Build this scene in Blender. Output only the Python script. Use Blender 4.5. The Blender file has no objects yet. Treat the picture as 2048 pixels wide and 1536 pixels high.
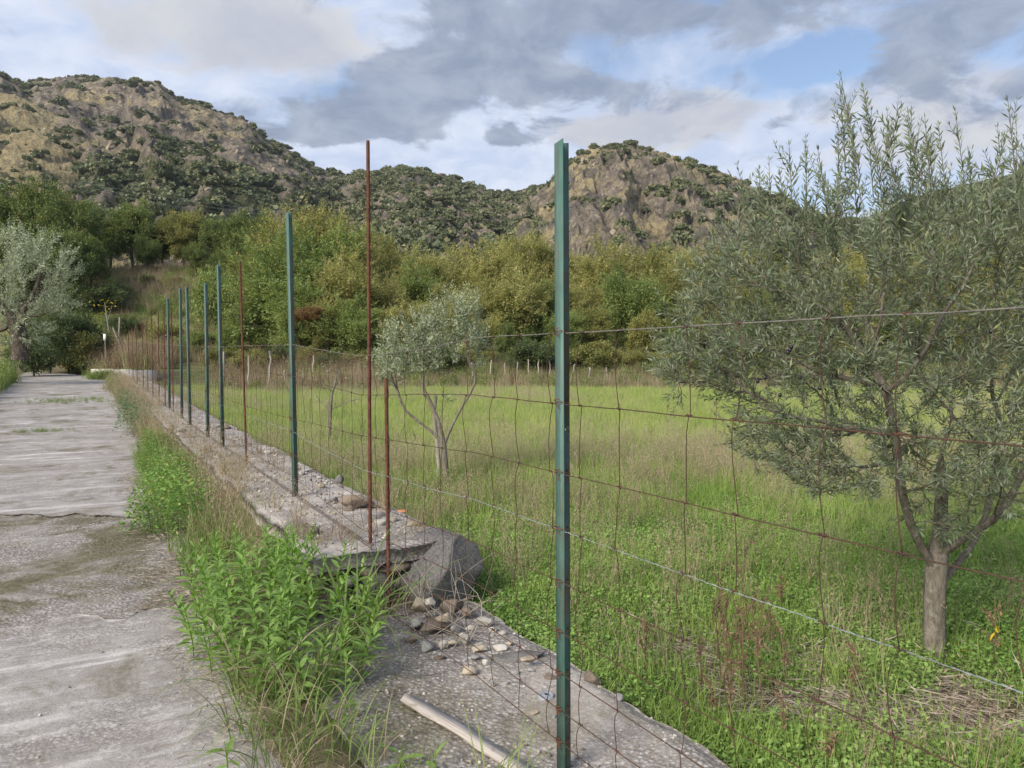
import bpy, bmesh, math, random
import numpy as np
from mathutils import Vector, Matrix, Euler

R_ = math.radians
scene = bpy.context.scene
COL = scene.collection

# ------------------------------------------------------------------ camera
F_PX = 1540.0
PITCH = math.atan(68.0 / F_PX)
CAM_Z = 1.6
cam_d = bpy.data.cameras.new("camera")
cam = bpy.data.objects.new("camera", cam_d)
COL.objects.link(cam)
cam.location = (0, 0, CAM_Z)
cam.rotation_euler = (math.pi / 2 - PITCH, 0, 0)
cam_d.sensor_width = 36.0
cam_d.lens = 36.0 * F_PX / 2048.0
cam_d.clip_start = 0.05
cam_d.clip_end = 5000
scene.camera = cam


def ray(u, v):
    a = (u - 1024.0) / F_PX
    b = (768.0 - v) / F_PX
    c, s = math.cos(PITCH), math.sin(PITCH)
    return np.array([a, c + b * s, -s + b * c])


def WY(u, v, y):
    d = ray(u, v)
    return np.array([0, 0, CAM_Z]) + d * (y / d[1])


def WZ(u, v, z=0.0):
    d = ray(u, v)
    return np.array([0, 0, CAM_Z]) + d * ((z - CAM_Z) / d[2])


# ------------------------------------------------------------------ node helper
class NB:
    def __init__(s, nt):
        s.nt = nt

    def add(s, typ, props=None, ins=None):
        n = s.nt.nodes.new(typ)
        for k, v in (props or {}).items():
            setattr(n, k, v)
        for k, v in (ins or {}).items():
            sock = n.inputs[k]
            if isinstance(v, bpy.types.NodeSocket):
                s.nt.links.new(v, sock)
            else:
                try:
                    sock.default_value = v
                except Exception:
                    sock.default_value = (*v, 1.0)
        return n

    def math(s, op, a, b=0.0, c=0.0, clamp=False):
        return s.add('ShaderNodeMath', {'operation': op, 'use_clamp': clamp}, {0: a, 1: b, 2: c}).outputs[0]

    def vmath(s, op, a, b=(0, 0, 0)):
        return s.add('ShaderNodeVectorMath', {'operation': op}, {0: a, 1: b})

    def mix(s, f, a, b, blend='MIX'):
        a = (*a, 1.0) if isinstance(a, tuple) and len(a) == 3 else a
        b = (*b, 1.0) if isinstance(b, tuple) and len(b) == 3 else b
        return s.add('ShaderNodeMix', {'data_type': 'RGBA', 'blend_type': blend}, {0: f, 6: a, 7: b}).outputs[2]

    def noise(s, vec, scale, detail=4.0, rough=0.55, dist=0.0, col=False):
        n = s.add('ShaderNodeTexNoise', {}, {'Vector': vec, 'Scale': scale, 'Detail': detail, 'Roughness': rough, 'Distortion': dist})
        return n.outputs['Color' if col else 'Fac']

    def step(s, v, lo, hi, a=0.0, b=1.0):
        return s.add('ShaderNodeMapRange', {'interpolation_type': 'SMOOTHSTEP'}, {0: v, 1: lo, 2: hi, 3: a, 4: b}).outputs[0]

    def ramp(s, f, stops):
        n = s.add('ShaderNodeValToRGB', {}, {0: f})
        cr = n.color_ramp
        while len(cr.elements) < len(stops):
            cr.elements.new(0.5)
        for e, (p, c) in zip(cr.elements, stops):
            e.position = p
            e.color = (*c, 1.0)
        return n.outputs[0]

    def voro(s, vec, scale, feature='F1', out='Distance', rnd=1.0):
        n = s.add('ShaderNodeTexVoronoi', {'feature': feature}, {'Vector': vec, 'Scale': scale, 'Randomness': rnd})
        return n.outputs[out]

    def mapping(s, vec, rot=(0, 0, 0), scale=(1, 1, 1), loc=(0, 0, 0)):
        return s.add('ShaderNodeMapping', {}, {0: vec, 1: loc, 2: rot, 3: scale}).outputs[0]


# ------------------------------------------------------------------ world: daylight sky with broken cloud
SUN_EL, SUN_AZ = R_(35), R_(222)      # azimuth clockwise from +y (sun behind the camera, a little to its left)
world = bpy.data.worlds.new("World")
scene.world = world
world.use_nodes = True
nt = world.node_tree
nt.nodes.clear()
nb = NB(nt)
SKY_S = 0.068
gen = nb.add('ShaderNodeTexCoord').outputs['Generated']
sky = nb.add('ShaderNodeTexSky', {'sky_type': 'NISHITA', 'sun_disc': False, 'sun_elevation': SUN_EL, 'sun_rotation': SUN_AZ,
                                  'altitude': 200.0, 'air_density': 1.0, 'dust_density': 1.2, 'ozone_density': 1.2})
blue = nb.mix(1.0, sky.outputs[0], (1.75, 1.65, 1.6), 'MULTIPLY')
sep = nb.add('ShaderNodeSeparateXYZ', {}, {0: gen})
zc = nb.math('ADD', nb.math('MAXIMUM', sep.outputs[2], 0.0), 0.30)
pl = nb.add('ShaderNodeCombineXYZ', {}, {0: nb.math('DIVIDE', sep.outputs[0], zc), 1: nb.math('DIVIDE', sep.outputs[1], zc), 2: 0.0}).outputs[0]
warp = nb.noise(pl, 4.5, 5, 0.62, 0, True)
warpv = nb.vmath('SUBTRACT', warp, (0.5, 0.5, 0.5)).outputs[0]
dirw = nb.vmath('ADD', gen, nb.vmath('SCALE', warpv).outputs[0])
dirw_n = dirw.inputs[1].links[0].from_node
dirw_n.inputs['Scale'].default_value = 0.075
dirw = dirw.outputs[0]
n_big = nb.noise(pl, 3.0, 9, 0.6, 0.4)
n_fine = nb.noise(pl, 8.0, 9, 0.62, 0.4)


def blobsum(blobs):
    tot = None
    for (u, v, ru, rv, st) in blobs:
        d = ray(u, v)
        d = d / np.linalg.norm(d)
        diff = nb.vmath('SUBTRACT', dirw, tuple(d)).outputs[0]
        sc = nb.vmath('MULTIPLY', diff, (F_PX / ru, F_PX / ru, F_PX / rv)).outputs[0]
        ln = nb.vmath('LENGTH', sc).outputs['Value']
        g = nb.step(ln, 0.25, 1.25, st, 0.0)
        tot = g if tot is None else nb.math('ADD', tot, g)
    return tot


# white veil / bright cloud
veil = nb.math('ADD', nb.math('MULTIPLY', nb.math('SUBTRACT', n_big, 0.5), 1.5), blobsum([
    (1000, 330, 560, 120, 0.55), (560, 60, 330, 120, 0.35), (1250, 250, 280, 70, 0.35), (1330, 270, 260, 60, 0.35), (60, 90, 360, 200, 0.45),
    (1630, 112, 120, 42, -0.6), (1880, 50, 90, 30, -0.2), (1420, 210, 240, 60, -0.12), (720, 175, 120, 40, -0.2), (1960, 300, 200, 150, 0.35),
    (1650, 260, 200, 80, 0.3), (250, 200, 240, 100, 0.2)]))
m_veil = nb.step(veil, -0.30, 0.38)
veil_c = nb.mix(nb.step(n_fine, 0.3, 0.72), (5.6, 6.5, 8.3), (7.9, 8.4, 9.5))
c1 = nb.mix(m_veil, blue, veil_c)
# warm sunlit cumulus
cum = nb.math('ADD', nb.math('MULTIPLY', nb.math('SUBTRACT', n_fine, 0.5), 1.3), blobsum([
    (470, 55, 300, 90, 0.85), (1330, 250, 230, 60, 0.75), (1215, 280, 90, 40, 0.8), (1900, 230, 260, 130, 0.5), (960, 130, 170, 40, 0.35)]))
m_cum = nb.math('MULTIPLY', nb.step(cum, 0.18, 0.62), 0.8)
c2 = nb.mix(m_cum, c1, nb.mix(nb.step(n_big, 0.35, 0.65), (5.0, 5.2, 5.7), (6.9, 6.75, 6.6)))
# grey undersides
grey = nb.math('ADD', nb.math('MULTIPLY', nb.math('SUBTRACT', nb.noise(pl, 5.2, 10, 0.62, 0.6), 0.5), 2.4), blobsum([
    (940, 160, 210, 62, 0.9), (790, 140, 120, 60, 0.55), (760, 240, 170, 55, 0.85), (1180, 160, 80, 38, 0.75), (560, 250, 170, 60, 0.6), (1000, 265, 55, 28, 0.6),
    (1090, 263, 70, 22, 0.6), (1050, 40, 500, 60, 0.55), (1750, 10, 600, 70, 0.4), (1310, 190, 120, 40, 0.45), (1960, 120, 230, 140, 0.45),
    (330, 60, 260, 90, -0.35), (640, 70, 200, 50, -0.15), (640, 330, 220, 50, -0.4), (1630, 112, 110, 42, -0.7), (1000, 340, 330, 60, -0.5), (1560, 270, 40, 18, 0.5),
    (230, 120, 80, 40, -0.3), (1400, 175, 150, 35, 0.25)]))
m_grey = nb.math('MULTIPLY', nb.step(grey, 0.14, 0.60), 0.94)
c3 = nb.mix(m_grey, c2, nb.mix(nb.step(n_fine, 0.32, 0.7), (2.75, 3.3, 4.35), (4.3, 4.8, 5.8)))
bg = nb.add('ShaderNodeBackground', {}, {0: nb.mix(1.0, c3, (0.915, 0.925, 0.955), 'MULTIPLY'), 1: SKY_S})
wo = nb.add('ShaderNodeOutputWorld', {}, {0: bg.outputs[0]})

sun_d = bpy.data.lights.new("sun", 'SUN')
sun_d.energy = 3.0
sun_d.angle = R_(26)
sun_d.color = (1.0, 0.93, 0.82)
sun = bpy.data.objects.new("sun", sun_d)
COL.objects.link(sun)
sdir = Vector((math.sin(SUN_AZ) * math.cos(SUN_EL), math.cos(SUN_AZ) * math.cos(SUN_EL), math.sin(SUN_EL)))
sun.rotation_euler = sdir.to_track_quat('Z', 'Y').to_euler()
sun.location = (0, -5, 30)

vs = scene.view_settings
vs.view_transform = 'Standard'
vs.look = 'None'
vs.exposure = 0.72
vs.gamma = 1.0
vs.use_curve_mapping = False
scene.cycles.max_bounces = 6
scene.cycles.diffuse_bounces = 3
scene.cycles.glossy_bounces = 2
scene.cycles.transmission_bounces = 4
scene.cycles.transparent_max_bounces = 4
scene.cycles.use_denoising = True
scene.cycles.denoiser = 'OPENIMAGEDENOISE'
scene.cycles.denoising_input_passes = 'RGB_ALBEDO_NORMAL'
scene.cycles.denoising_prefilter = 'ACCURATE'


# ------------------------------------------------------------------ numpy noise
def _h(ix, iy, iz, seed):
    with np.errstate(over='ignore'):
        h = (ix.astype(np.int64) * 374761393 + iy.astype(np.int64) * 668265263 + iz.astype(np.int64) * 2147483647 + seed * 974634533) & 0xFFFFFFFF
        h = ((h ^ (h >> 13)) * 1274126177) & 0xFFFFFFFF
        h = ((h ^ (h >> 16)) * 2246822519) & 0xFFFFFFFF
        h = h ^ (h >> 15)
    return (h & 0xFFFFFF) / float(0xFFFFFF) * 2 - 1


def vnoise(p, seed=0):
    p = np.asarray(p, float)
    i = np.floor(p)
    f = p - i
    i = i.astype(np.int64)
    f = f * f * f * (f * (f * 6 - 15) + 10)
    out = 0
    for dx in (0, 1):
        wx = f[..., 0] if dx else 1 - f[..., 0]
        for dy in (0, 1):
            wy = f[..., 1] if dy else 1 - f[..., 1]
            for dz in (0, 1):
                wz = f[..., 2] if dz else 1 - f[..., 2]
                out = out + wx * wy * wz * _h(i[..., 0] + dx, i[..., 1] + dy, i[..., 2] + dz, seed)
    return out


def fbm(p, octv=4, seed=0, gain=0.5, ridged=False):
    a, s, t = 1.0, 0.0, 0.0
    p = np.asarray(p, float)
    for k in range(octv):
        n = vnoise(p, seed + k * 17)
        if ridged:
            n = 1 - 2 * np.abs(n)
        s = s + a * n
        t += a
        a *= gain
        p = p * 2.03 + 3.7
    return s / t


def fb2(x, y, sc, octv=4, seed=0, **k):
    x, y = np.broadcast_arrays(np.asarray(x, float), np.asarray(y, float))
    return fbm(np.stack([x * sc, y * sc, np.zeros_like(x) + 0.37], -1), octv, seed, **k)


def sstep(a, b, x):
    t = np.clip((np.asarray(x, float) - a) / (b - a), 0, 1)
    return t * t * (3 - 2 * t)


# ------------------------------------------------------------------ mesh / object helpers
def mesh_np(name, V, F, mat=None, smooth=False):
    V = np.asarray(V, np.float32)
    F = np.asarray(F, np.int32)
    me = bpy.data.meshes.new(name)
    m, k = F.shape
    me.vertices.add(len(V))
    me.vertices.foreach_set('co', V.ravel())
    me.loops.add(m * k)
    me.loops.foreach_set('vertex_index', F.ravel())
    me.polygons.add(m)
    me.polygons.foreach_set('loop_start', np.arange(0, m * k, k, dtype=np.int32))
    if smooth:
        me.polygons.foreach_set('use_smooth', np.ones(m, bool))
    me.update(calc_edges=True)
    if mat:
        me.materials.append(mat)
    return me


class MB:
    """Collects triangles/quads (quads split) into one mesh."""

    def __init__(s):
        s.V, s.F, s.n = [], [], 0

    def put(s, V, F):
        V = np.asarray(V, float).reshape(-1, 3)
        F = np.asarray(F, int)
        if F.shape[1] == 4:
            F = np.concatenate([F[:, [0, 1, 2]], F[:, [0, 2, 3]]])
        s.V.append(V)
        s.F.append(F + s.n)
        s.n += len(V)

    def tube(s, pts, rad, k=6, cap=True):
        pts = np.asarray(pts, float)
        n = len(pts)
        rad = np.broadcast_to(np.asarray(rad, float), (n,))
        tg = np.gradient(pts, axis=0)
        tg /= np.linalg.norm(tg, axis=1, keepdims=True) + 1e-9
        ref = np.array([0, 0, 1.0]) if abs(tg[0, 2]) < 0.8 else np.array([1.0, 0, 0])
        a = np.cross(tg, ref)
        a /= np.linalg.norm(a, axis=1, keepdims=True) + 1e-9
        b = np.cross(tg, a)
        th = np.linspace(0, 2 * np.pi, k, endpoint=False)
        V = pts[:, None] + rad[:, None, None] * (np.cos(th)[None, :, None] * a[:, None] + np.sin(th)[None, :, None] * b[:, None])
        i = np.arange(n - 1)[:, None] * k
        j = np.arange(k)[None]
        jn = (j + 1) % k
        F = np.stack([i + j, i + jn, i + k + jn, i + k + j], -1).reshape(-1, 4)
        s.put(V.reshape(-1, 3), F)
        if cap and k > 2:
            for e, o in ((0, 0), (n - 1, (n - 1) * k)):
                s.put(np.vstack([V[e], pts[e:e + 1]]), np.array([[q, (q + 1) % k, k] for q in range(k)]))

    def box(s, c, h, rot=None):
        c = np.asarray(c, float)
        v = np.array([[x, y, z] for x in (-1, 1) for y in (-1, 1) for z in (-1, 1)], float) * np.asarray(h, float)
        if rot is not None:
            v = v @ np.asarray(rot, float).T
        s.put(v + c, [[0, 1, 3, 2], [4, 6, 7, 5], [0, 4, 5, 1], [2, 3, 7, 6], [0, 2, 6, 4], [1, 5, 7, 3]])

    def mesh(s, name, mat, smooth=False):
        return mesh_np(name, np.concatenate(s.V), np.concatenate(s.F), mat, smooth)


def link(name, data, parent=None, loc=None, rot=None, scl=None):
    o = bpy.data.objects.new(name, data)
    COL.objects.link(o)
    if parent is not None:
        o.parent = parent
    if loc is not None:
        o.location = loc
    if rot is not None:
        o.rotation_euler = rot
    if scl is not None:
        o.scale = (scl, scl, scl) if isinstance(scl, (int, float)) else scl
    return o


def tag(o, label, cat, group=None):
    o['label'] = label
    o['category'] = cat
    if group:
        o['group'] = group
    return o


def kind(o, k, label=None):
    o['kind'] = k
    if label:
        o['label'] = label
    return o


def thing(name, label, cat, loc=(0, 0, 0), group=None, rot=None, scl=None):
    return tag(link(name, None, None, loc, rot, scl), label, cat, group)


ORD = ['first', 'second', 'third', 'fourth', 'fifth', 'sixth', 'seventh', 'eighth', 'ninth', 'tenth', 'eleventh', 'twelfth', 'thirteenth',
       'fourteenth', 'fifteenth', 'sixteenth', 'seventeenth', 'eighteenth', 'nineteenth', 'twentieth'] + \
      ['twenty-' + w for w in ('first', 'second', 'third', 'fourth', 'fifth', 'sixth', 'seventh', 'eighth', 'ninth')] + ['thirtieth'] + \
      ['thirty-' + w for w in ('first', 'second', 'third', 'fourth', 'fifth', 'sixth', 'seventh', 'eighth', 'ninth')] + ['fortieth'] + \
      ['forty-' + w for w in ('first', 'second', 'third', 'fourth', 'fifth', 'sixth', 'seventh', 'eighth', 'ninth')] + ['fiftieth'] + \
      ['fifty-' + w for w in ('first', 'second', 'third', 'fourth', 'fifth', 'sixth', 'seventh', 'eighth', 'ninth')] + \
      [t_ + ('-' + w if w else '') for t_ in ('sixty', 'seventy', 'eighty') for w in ('first', 'second', 'third', 'fourth', 'fifth', 'sixth', 'seventh', 'eighth', 'ninth')]


def grid_faces(nu, nv):
    i = np.arange(nu - 1)[:, None]
    j = np.arange(nv - 1)[None]
    a = i * nv + j
    return np.stack([a, a + nv, a + nv + 1, a + 1], -1).reshape(-1, 4)


def unit(v):
    return v / (np.linalg.norm(v, axis=-1, keepdims=True) + 1e-9)


def leaf_arrays(P, D, L, W, rng, fold=0.18, up=None):
    """diamond leaves: P base, D unit direction, L length, W width -> verts, tris"""
    n = len(P)
    ref = rng.normal(size=(n, 3)) if up is None else np.asarray(up) + rng.normal(size=(n, 3)) * 0.45
    S = unit(np.cross(D, ref))
    Nn = np.cross(S, D)
    L = np.broadcast_to(L, (n,))[:, None]
    W = np.broadcast_to(W, (n,))[:, None]
    m = P + D * L * 0.45 + Nn * W * fold
    V = np.stack([P, m + S * W * 0.5, P + D * L, m - S * W * 0.5], 1).reshape(-1, 3)
    o = np.arange(n)[:, None] * 4
    F = np.concatenate([o + [0, 1, 2], o + [0, 2, 3]], 1).reshape(-1, 3)
    return V, F


# ------------------------------------------------------------------ materials
def new_mat(name):
    m = bpy.data.materials.new(name)
    m.use_nodes = True
    m.node_tree.nodes.clear()
    return m, NB(m.node_tree)


def finish(b, color, rough=0.8, spec=0.2, bump=None, bstr=0.4, bdist=0.02, metal=0.0, normal_src=None):
    ins = {'Base Color': color, 'Roughness': rough, 'Specular IOR Level': spec, 'Metallic': metal}
    p = b.add('ShaderNodeBsdfPrincipled', {}, ins)
    if bump is not None:
        bn = b.add('ShaderNodeBump', {}, {'Strength': bstr, 'Distance': bdist, 'Height': bump})
        b.nt.links.new(bn.outputs[0], p.inputs['Normal'])
    b.add('ShaderNodeOutputMaterial', {}, {0: p.outputs[0]})
    return p


def wpos(b):
    return b.add('ShaderNodeNewGeometry').outputs['Position']


def leaf_mat(name, c1, c2, c3=None, f3=0.08, back=None, trans=0.3, rough=0.55, pos_scale=0.25, obj_var=0.25, spec=0.25):
    """c1..c2 range by leaf, c3 rare accent, back = colour of the leaf's underside"""
    k_ = 1.35 if name not in ('bright_yellow_leaves', 'dry_twig', 'weed_leaf') else 1.0
    c1, c2, c3, back = [tuple(min(0.8, q * k_) for q in c) if c else c for c in (c1, c2, c3, back)]
    m, b = new_mat(name)
    g = b.add('ShaderNodeNewGeometry')
    oi = b.add('ShaderNodeObjectInfo')
    rnd = g.outputs['Random Per Island']
    nz = b.noise(g.outputs['Position'], pos_scale, 3, 0.6)
    f = b.math('ADD', b.math('MULTIPLY', rnd, 0.42), b.math('MULTIPLY', b.step(nz, 0.32, 0.68), 0.58))
    f = b.math('ADD', f, b.math('MULTIPLY', b.math('SUBTRACT', oi.outputs['Random'], 0.5), obj_var), clamp=True)
    col = b.mix(f, c1, c2)
    if c3:
        r2 = b.math('FRACT', b.math('MULTIPLY', rnd, 37.7))
        col = b.mix(b.math('LESS_THAN', r2, f3), col, c3)
    if back:
        col = b.mix(g.outputs['Backfacing'], col, back)
    p = b.add('ShaderNodeBsdfPrincipled', {}, {'Base Color': col, 'Roughness': rough, 'Specular IOR Level': spec})
    t = b.add('ShaderNodeBsdfTranslucent', {}, {0: b.mix(1.0, col, (1.15, 1.2, 0.7), 'MULTIPLY')})
    ms = b.add('ShaderNodeMixShader', {}, {0: trans, 1: p.outputs[0], 2: t.outputs[0]})
    b.add('ShaderNodeOutputMaterial', {}, {0: ms.outputs[0]})
    return m


M = {}
M['oak'] = leaf_mat('oak_foliage', (0.054, 0.086, 0.027), (0.135, 0.172, 0.052), (0.23, 0.21, 0.07), 0.12, pos_scale=0.5)
M['oak_yellow'] = leaf_mat('yellowing_oak_foliage', (0.11, 0.13, 0.04), (0.24, 0.24, 0.08), (0.30, 0.22, 0.08), 0.12, pos_scale=0.5)
M['locust'] = leaf_mat('locust_foliage', (0.145, 0.155, 0.052), (0.32, 0.315, 0.125), (0.40, 0.32, 0.14), 0.16, trans=0.42, pos_scale=0.4, obj_var=0.5)
M['locust_green'] = leaf_mat('green_locust_foliage', (0.095, 0.135, 0.042), (0.22, 0.27, 0.095), (0.26, 0.25, 0.06), 0.1, trans=0.35, pos_scale=0.4)
M['bush'] = leaf_mat('bush_foliage', (0.045, 0.07, 0.03), (0.11, 0.14, 0.055), (0.19, 0.17, 0.07), 0.08, pos_scale=0.6)
M['rust_leaf'] = leaf_mat('dead_rusty_foliage', (0.11, 0.055, 0.028), (0.22, 0.125, 0.06), (0.20, 0.17, 0.06), 0.2, pos_scale=1.0)
M['yellow_leaf'] = leaf_mat('bright_yellow_leaves', (0.55, 0.40, 0.02), (0.70, 0.52, 0.06), None)
M['olive'] = leaf_mat('olive_foliage', (0.060, 0.088, 0.045), (0.135, 0.168, 0.080), (0.23, 0.245, 0.11), 0.10, back=(0.165, 0.195, 0.135), trans=0.26, rough=0.5, pos_scale=2.6, spec=0.25)
M['olive_pale'] = leaf_mat('pale_olive_foliage', (0.14, 0.165, 0.095), (0.28, 0.305, 0.20), (0.38, 0.38, 0.24), 0.14, back=(0.32, 0.35, 0.26), trans=0.2, rough=0.5, pos_scale=1.2, spec=0.3)
M['olive_mid'] = leaf_mat('small_olive_foliage', (0.10, 0.12, 0.065), (0.23, 0.26, 0.15), (0.36, 0.37, 0.22), 0.16, back=(0.27, 0.30, 0.21), trans=0.2, rough=0.5, pos_scale=1.6, spec=0.3)
M['scrub'] = leaf_mat('hill_scrub_foliage', (0.066, 0.082, 0.044), (0.145, 0.158, 0.082), (0.21, 0.19, 0.10), 0.12, trans=0.15, pos_scale=0.03, obj_var=0.5)
M['weed'] = leaf_mat('weed_leaf', (0.115, 0.235, 0.03), (0.26, 0.43, 0.065), (0.38, 0.48, 0.09), 0.25, back=(0.21, 0.33, 0.08), trans=0.3, rough=0.45, pos_scale=4.0, obj_var=0.5, spec=0.35)
M['weed_low'] = leaf_mat('low_weed_leaf', (0.065, 0.145, 0.03), (0.17, 0.27, 0.06), (0.27, 0.30, 0.09), 0.12, trans=0.3, pos_scale=3.0, obj_var=0.7)
M['weed_blue'] = leaf_mat('bluish_weed_leaf', (0.06, 0.115, 0.06), (0.13, 0.20, 0.10), None, trans=0.25, pos_scale=3.0)
M['blade'] = leaf_mat('coarse_grass_blade', (0.085, 0.145, 0.035), (0.19, 0.235, 0.07), (0.30, 0.24, 0.10), 0.18, trans=0.3, pos_scale=5.0, obj_var=0.7)
M['straw'] = leaf_mat('dry_grass_blade', (0.17, 0.125, 0.08), (0.34, 0.285, 0.19), (0.15, 0.08, 0.055), 0.2, trans=0.2, pos_scale=1.0)
M['twig_dry'] = leaf_mat('dry_twig', (0.25, 0.20, 0.15), (0.42, 0.36, 0.30), (0.14, 0.08, 0.05), 0.2, trans=0.0, pos_scale=3.0)
M['brown_weed'] = leaf_mat('brown_seed_weed', (0.085, 0.055, 0.034), (0.20, 0.135, 0.08), None, trans=0.1, pos_scale=2.0)


def field_leaf(name, near_a, near_b, far_a, far_b, trans=0.3):
    """field grass: two blends, the far part of the field being a yellower kind of grass, in drifting patches"""
    m, b = new_mat(name)
    g = b.add('ShaderNodeNewGeometry')
    pos = g.outputs['Position']
    rnd = g.outputs['Random Per Island']
    y = b.add('ShaderNodeSeparateXYZ', {}, {0: pos}).outputs[1]
    wob = b.noise(pos, 0.35, 4, 0.6)
    fy = b.step(b.math('ADD', y, b.math('MULTIPLY', b.math('SUBTRACT', wob, 0.5), 9.0)), 7.0, 14.0)
    patch = b.step(b.noise(pos, 0.9, 4, 0.6), 0.33, 0.67)
    f = b.math('ADD', b.math('MULTIPLY', rnd, 0.5), b.math('MULTIPLY', patch, 0.5))
    col = b.mix(fy, b.mix(f, near_a, near_b), b.mix(f, far_a, far_b))
    p = b.add('ShaderNodeBsdfPrincipled', {}, {'Base Color': col, 'Roughness': 0.6, 'Specular IOR Level': 0.2})
    t = b.add('ShaderNodeBsdfTranslucent', {}, {0: col})
    ms = b.add('ShaderNodeMixShader', {}, {0: trans, 1: p.outputs[0], 2: t.outputs[0]})
    b.add('ShaderNodeOutputMaterial', {}, {0: ms.outputs[0]})
    return m


M['f_green'] = field_leaf('field_grass', (0.16, 0.265, 0.05), (0.36, 0.455, 0.125), (0.25, 0.35, 0.085), (0.46, 0.50, 0.165))
M['f_herb'] = field_leaf('field_herb', (0.15, 0.27, 0.055), (0.34, 0.48, 0.135), (0.21, 0.34, 0.08), (0.38, 0.46, 0.14))
M['f_dry'] = field_leaf('field_dry_grass', (0.27, 0.21, 0.13), (0.45, 0.37, 0.24), (0.33, 0.27, 0.18), (0.52, 0.44, 0.30), 0.25)


def bark(name, c1, c2, sc=18.0):
    m, b = new_mat(name)
    pos = b.add('ShaderNodeTexCoord').outputs['Object']
    st = b.mapping(pos, scale=(1, 1, 0.35))
    n1 = b.noise(st, sc, 7, 0.72, 0.6)
    n2 = b.noise(pos, sc * 0.9, 5, 0.65)
    col = b.mix(b.step(n1, 0.3, 0.7), c1, c2)
    col = b.mix(b.math('MULTIPLY', b.step(n2, 0.54, 0.66), 0.55), col, (0.34, 0.33, 0.28))
    finish(b, col, 0.9, 0.1, n1, 1.0, 0.025)
    return m


M['olive_bark'] = bark('olive_bark', (0.13, 0.108, 0.082), (0.29, 0.255, 0.205), 34)
M['bark'] = bark('tree_bark', (0.06, 0.045, 0.035), (0.15, 0.12, 0.095), 10)
M['stake'] = bark('weathered_stake_wood', (0.25, 0.22, 0.18), (0.48, 0.43, 0.36), 22)
M['pale_bark'] = bark('pale_sapling_bark', (0.28, 0.25, 0.21), (0.50, 0.47, 0.42), 25)


def m_plank():
    m, b = new_mat('bleached_plank_wood')
    pos = b.add('ShaderNodeTexCoord').outputs['Object']
    g = b.mapping(pos, scale=(2.5, 190.0, 60.0))
    n = b.noise(g, 1.6, 6, 0.65, 0.5)
    n2 = b.noise(pos, 14, 4, 0.6)
    col = b.mix(b.step(n, 0.3, 0.72), (0.30, 0.25, 0.21), (0.56, 0.51, 0.46))
    col = b.mix(b.math('MULTIPLY', b.step(n2, 0.56, 0.72), 0.5), col, (0.17, 0.14, 0.115))
    finish(b, col, 0.85, 0.15, n, 0.5, 0.004)
    return m


M['plank'] = m_plank()


def m_metal_green():
    m, b = new_mat('green_post_paint')
    tc = b.add('ShaderNodeTexCoord').outputs['Object']
    n = b.noise(tc, 14, 5, 0.6)
    v = b.mapping(tc, scale=(70, 70, 2.2))
    st = b.noise(v, 1.0, 5, 0.65, 0.3)
    col = b.mix(b.step(n, 0.3, 0.7), (0.050, 0.120, 0.095), (0.070, 0.148, 0.120))
    chalk = b.noise(b.mapping(tc, scale=(40, 40, 4)), 1.0, 4, 0.6)
    col = b.mix(b.math('MULTIPLY', b.step(chalk, 0.40, 0.72), 0.55), col, (0.13, 0.195, 0.17))
    rust = b.math('MULTIPLY', b.step(st, 0.52, 0.66), b.step(b.noise(tc, 3.2, 4, 0.65), 0.44, 0.60))
    col = b.mix(rust, col, (0.13, 0.055, 0.028))
    yy_ = b.math('ABSOLUTE', b.add('ShaderNodeSeparateXYZ', {}, {0: tc}).outputs[1])
    ln_ = b.math('MULTIPLY', b.step(b.math('ADD', yy_, b.math('MULTIPLY', b.noise(tc, 30, 3, 0.6), 0.006)), 0.0075, 0.0045), b.step(b.noise(b.mapping(tc, scale=(1, 1, 0.6)), 5, 4, 0.6), 0.40, 0.56))
    col = b.mix(b.math('MULTIPLY', ln_, 0.75), col, (0.12, 0.065, 0.045))
    dots = b.step(b.voro(tc, 55), 0.09, 0.05)
    dm = b.math('MULTIPLY', dots, b.step(b.noise(tc, 7, 2, 0.5), 0.48, 0.58))
    col = b.mix(dm, col, (0.11, 0.05, 0.03))
    finish(b, col, 0.55, 0.3, b.math('ADD', st, n), 0.12, 0.002)
    return m


def m_rust(name, c1, c2, c3):
    m, b = new_mat(name)
    tc = b.add('ShaderNodeTexCoord').outputs['Object']
    n = b.noise(tc, 45, 6, 0.65)
    n2 = b.noise(tc, 6, 3, 0.5)
    col = b.mix(b.step(n, 0.3, 0.7), c1, c2)
    col = b.mix(b.math('MULTIPLY', b.step(n2, 0.5, 0.7), 0.6), col, c3)
    finish(b, col, 0.85, 0.2, n, 0.4, 0.002)
    return m


M['green_metal'] = m_metal_green()
M['rust'] = m_rust('rusty_rebar', (0.075, 0.030, 0.022), (0.15, 0.062, 0.038), (0.20, 0.085, 0.045))
M['wire_rust'] = m_rust('rusty_wire', (0.052, 0.033, 0.024), (0.105, 0.057, 0.037), (0.05, 0.037, 0.028))
M['wire_grey'] = m_rust('galvanised_wire', (0.10, 0.095, 0.085), (0.20, 0.19, 0.165), (0.13, 0.10, 0.075))
M['wire_zinc'] = m_rust('bright_zinc_wire', (0.15, 0.165, 0.165), (0.31, 0.335, 0.335), (0.15, 0.145, 0.135))
M['tie'] = m_rust('rusty_tie_wire', (0.11, 0.035, 0.02), (0.22, 0.075, 0.035), (0.08, 0.04, 0.03))


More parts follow.
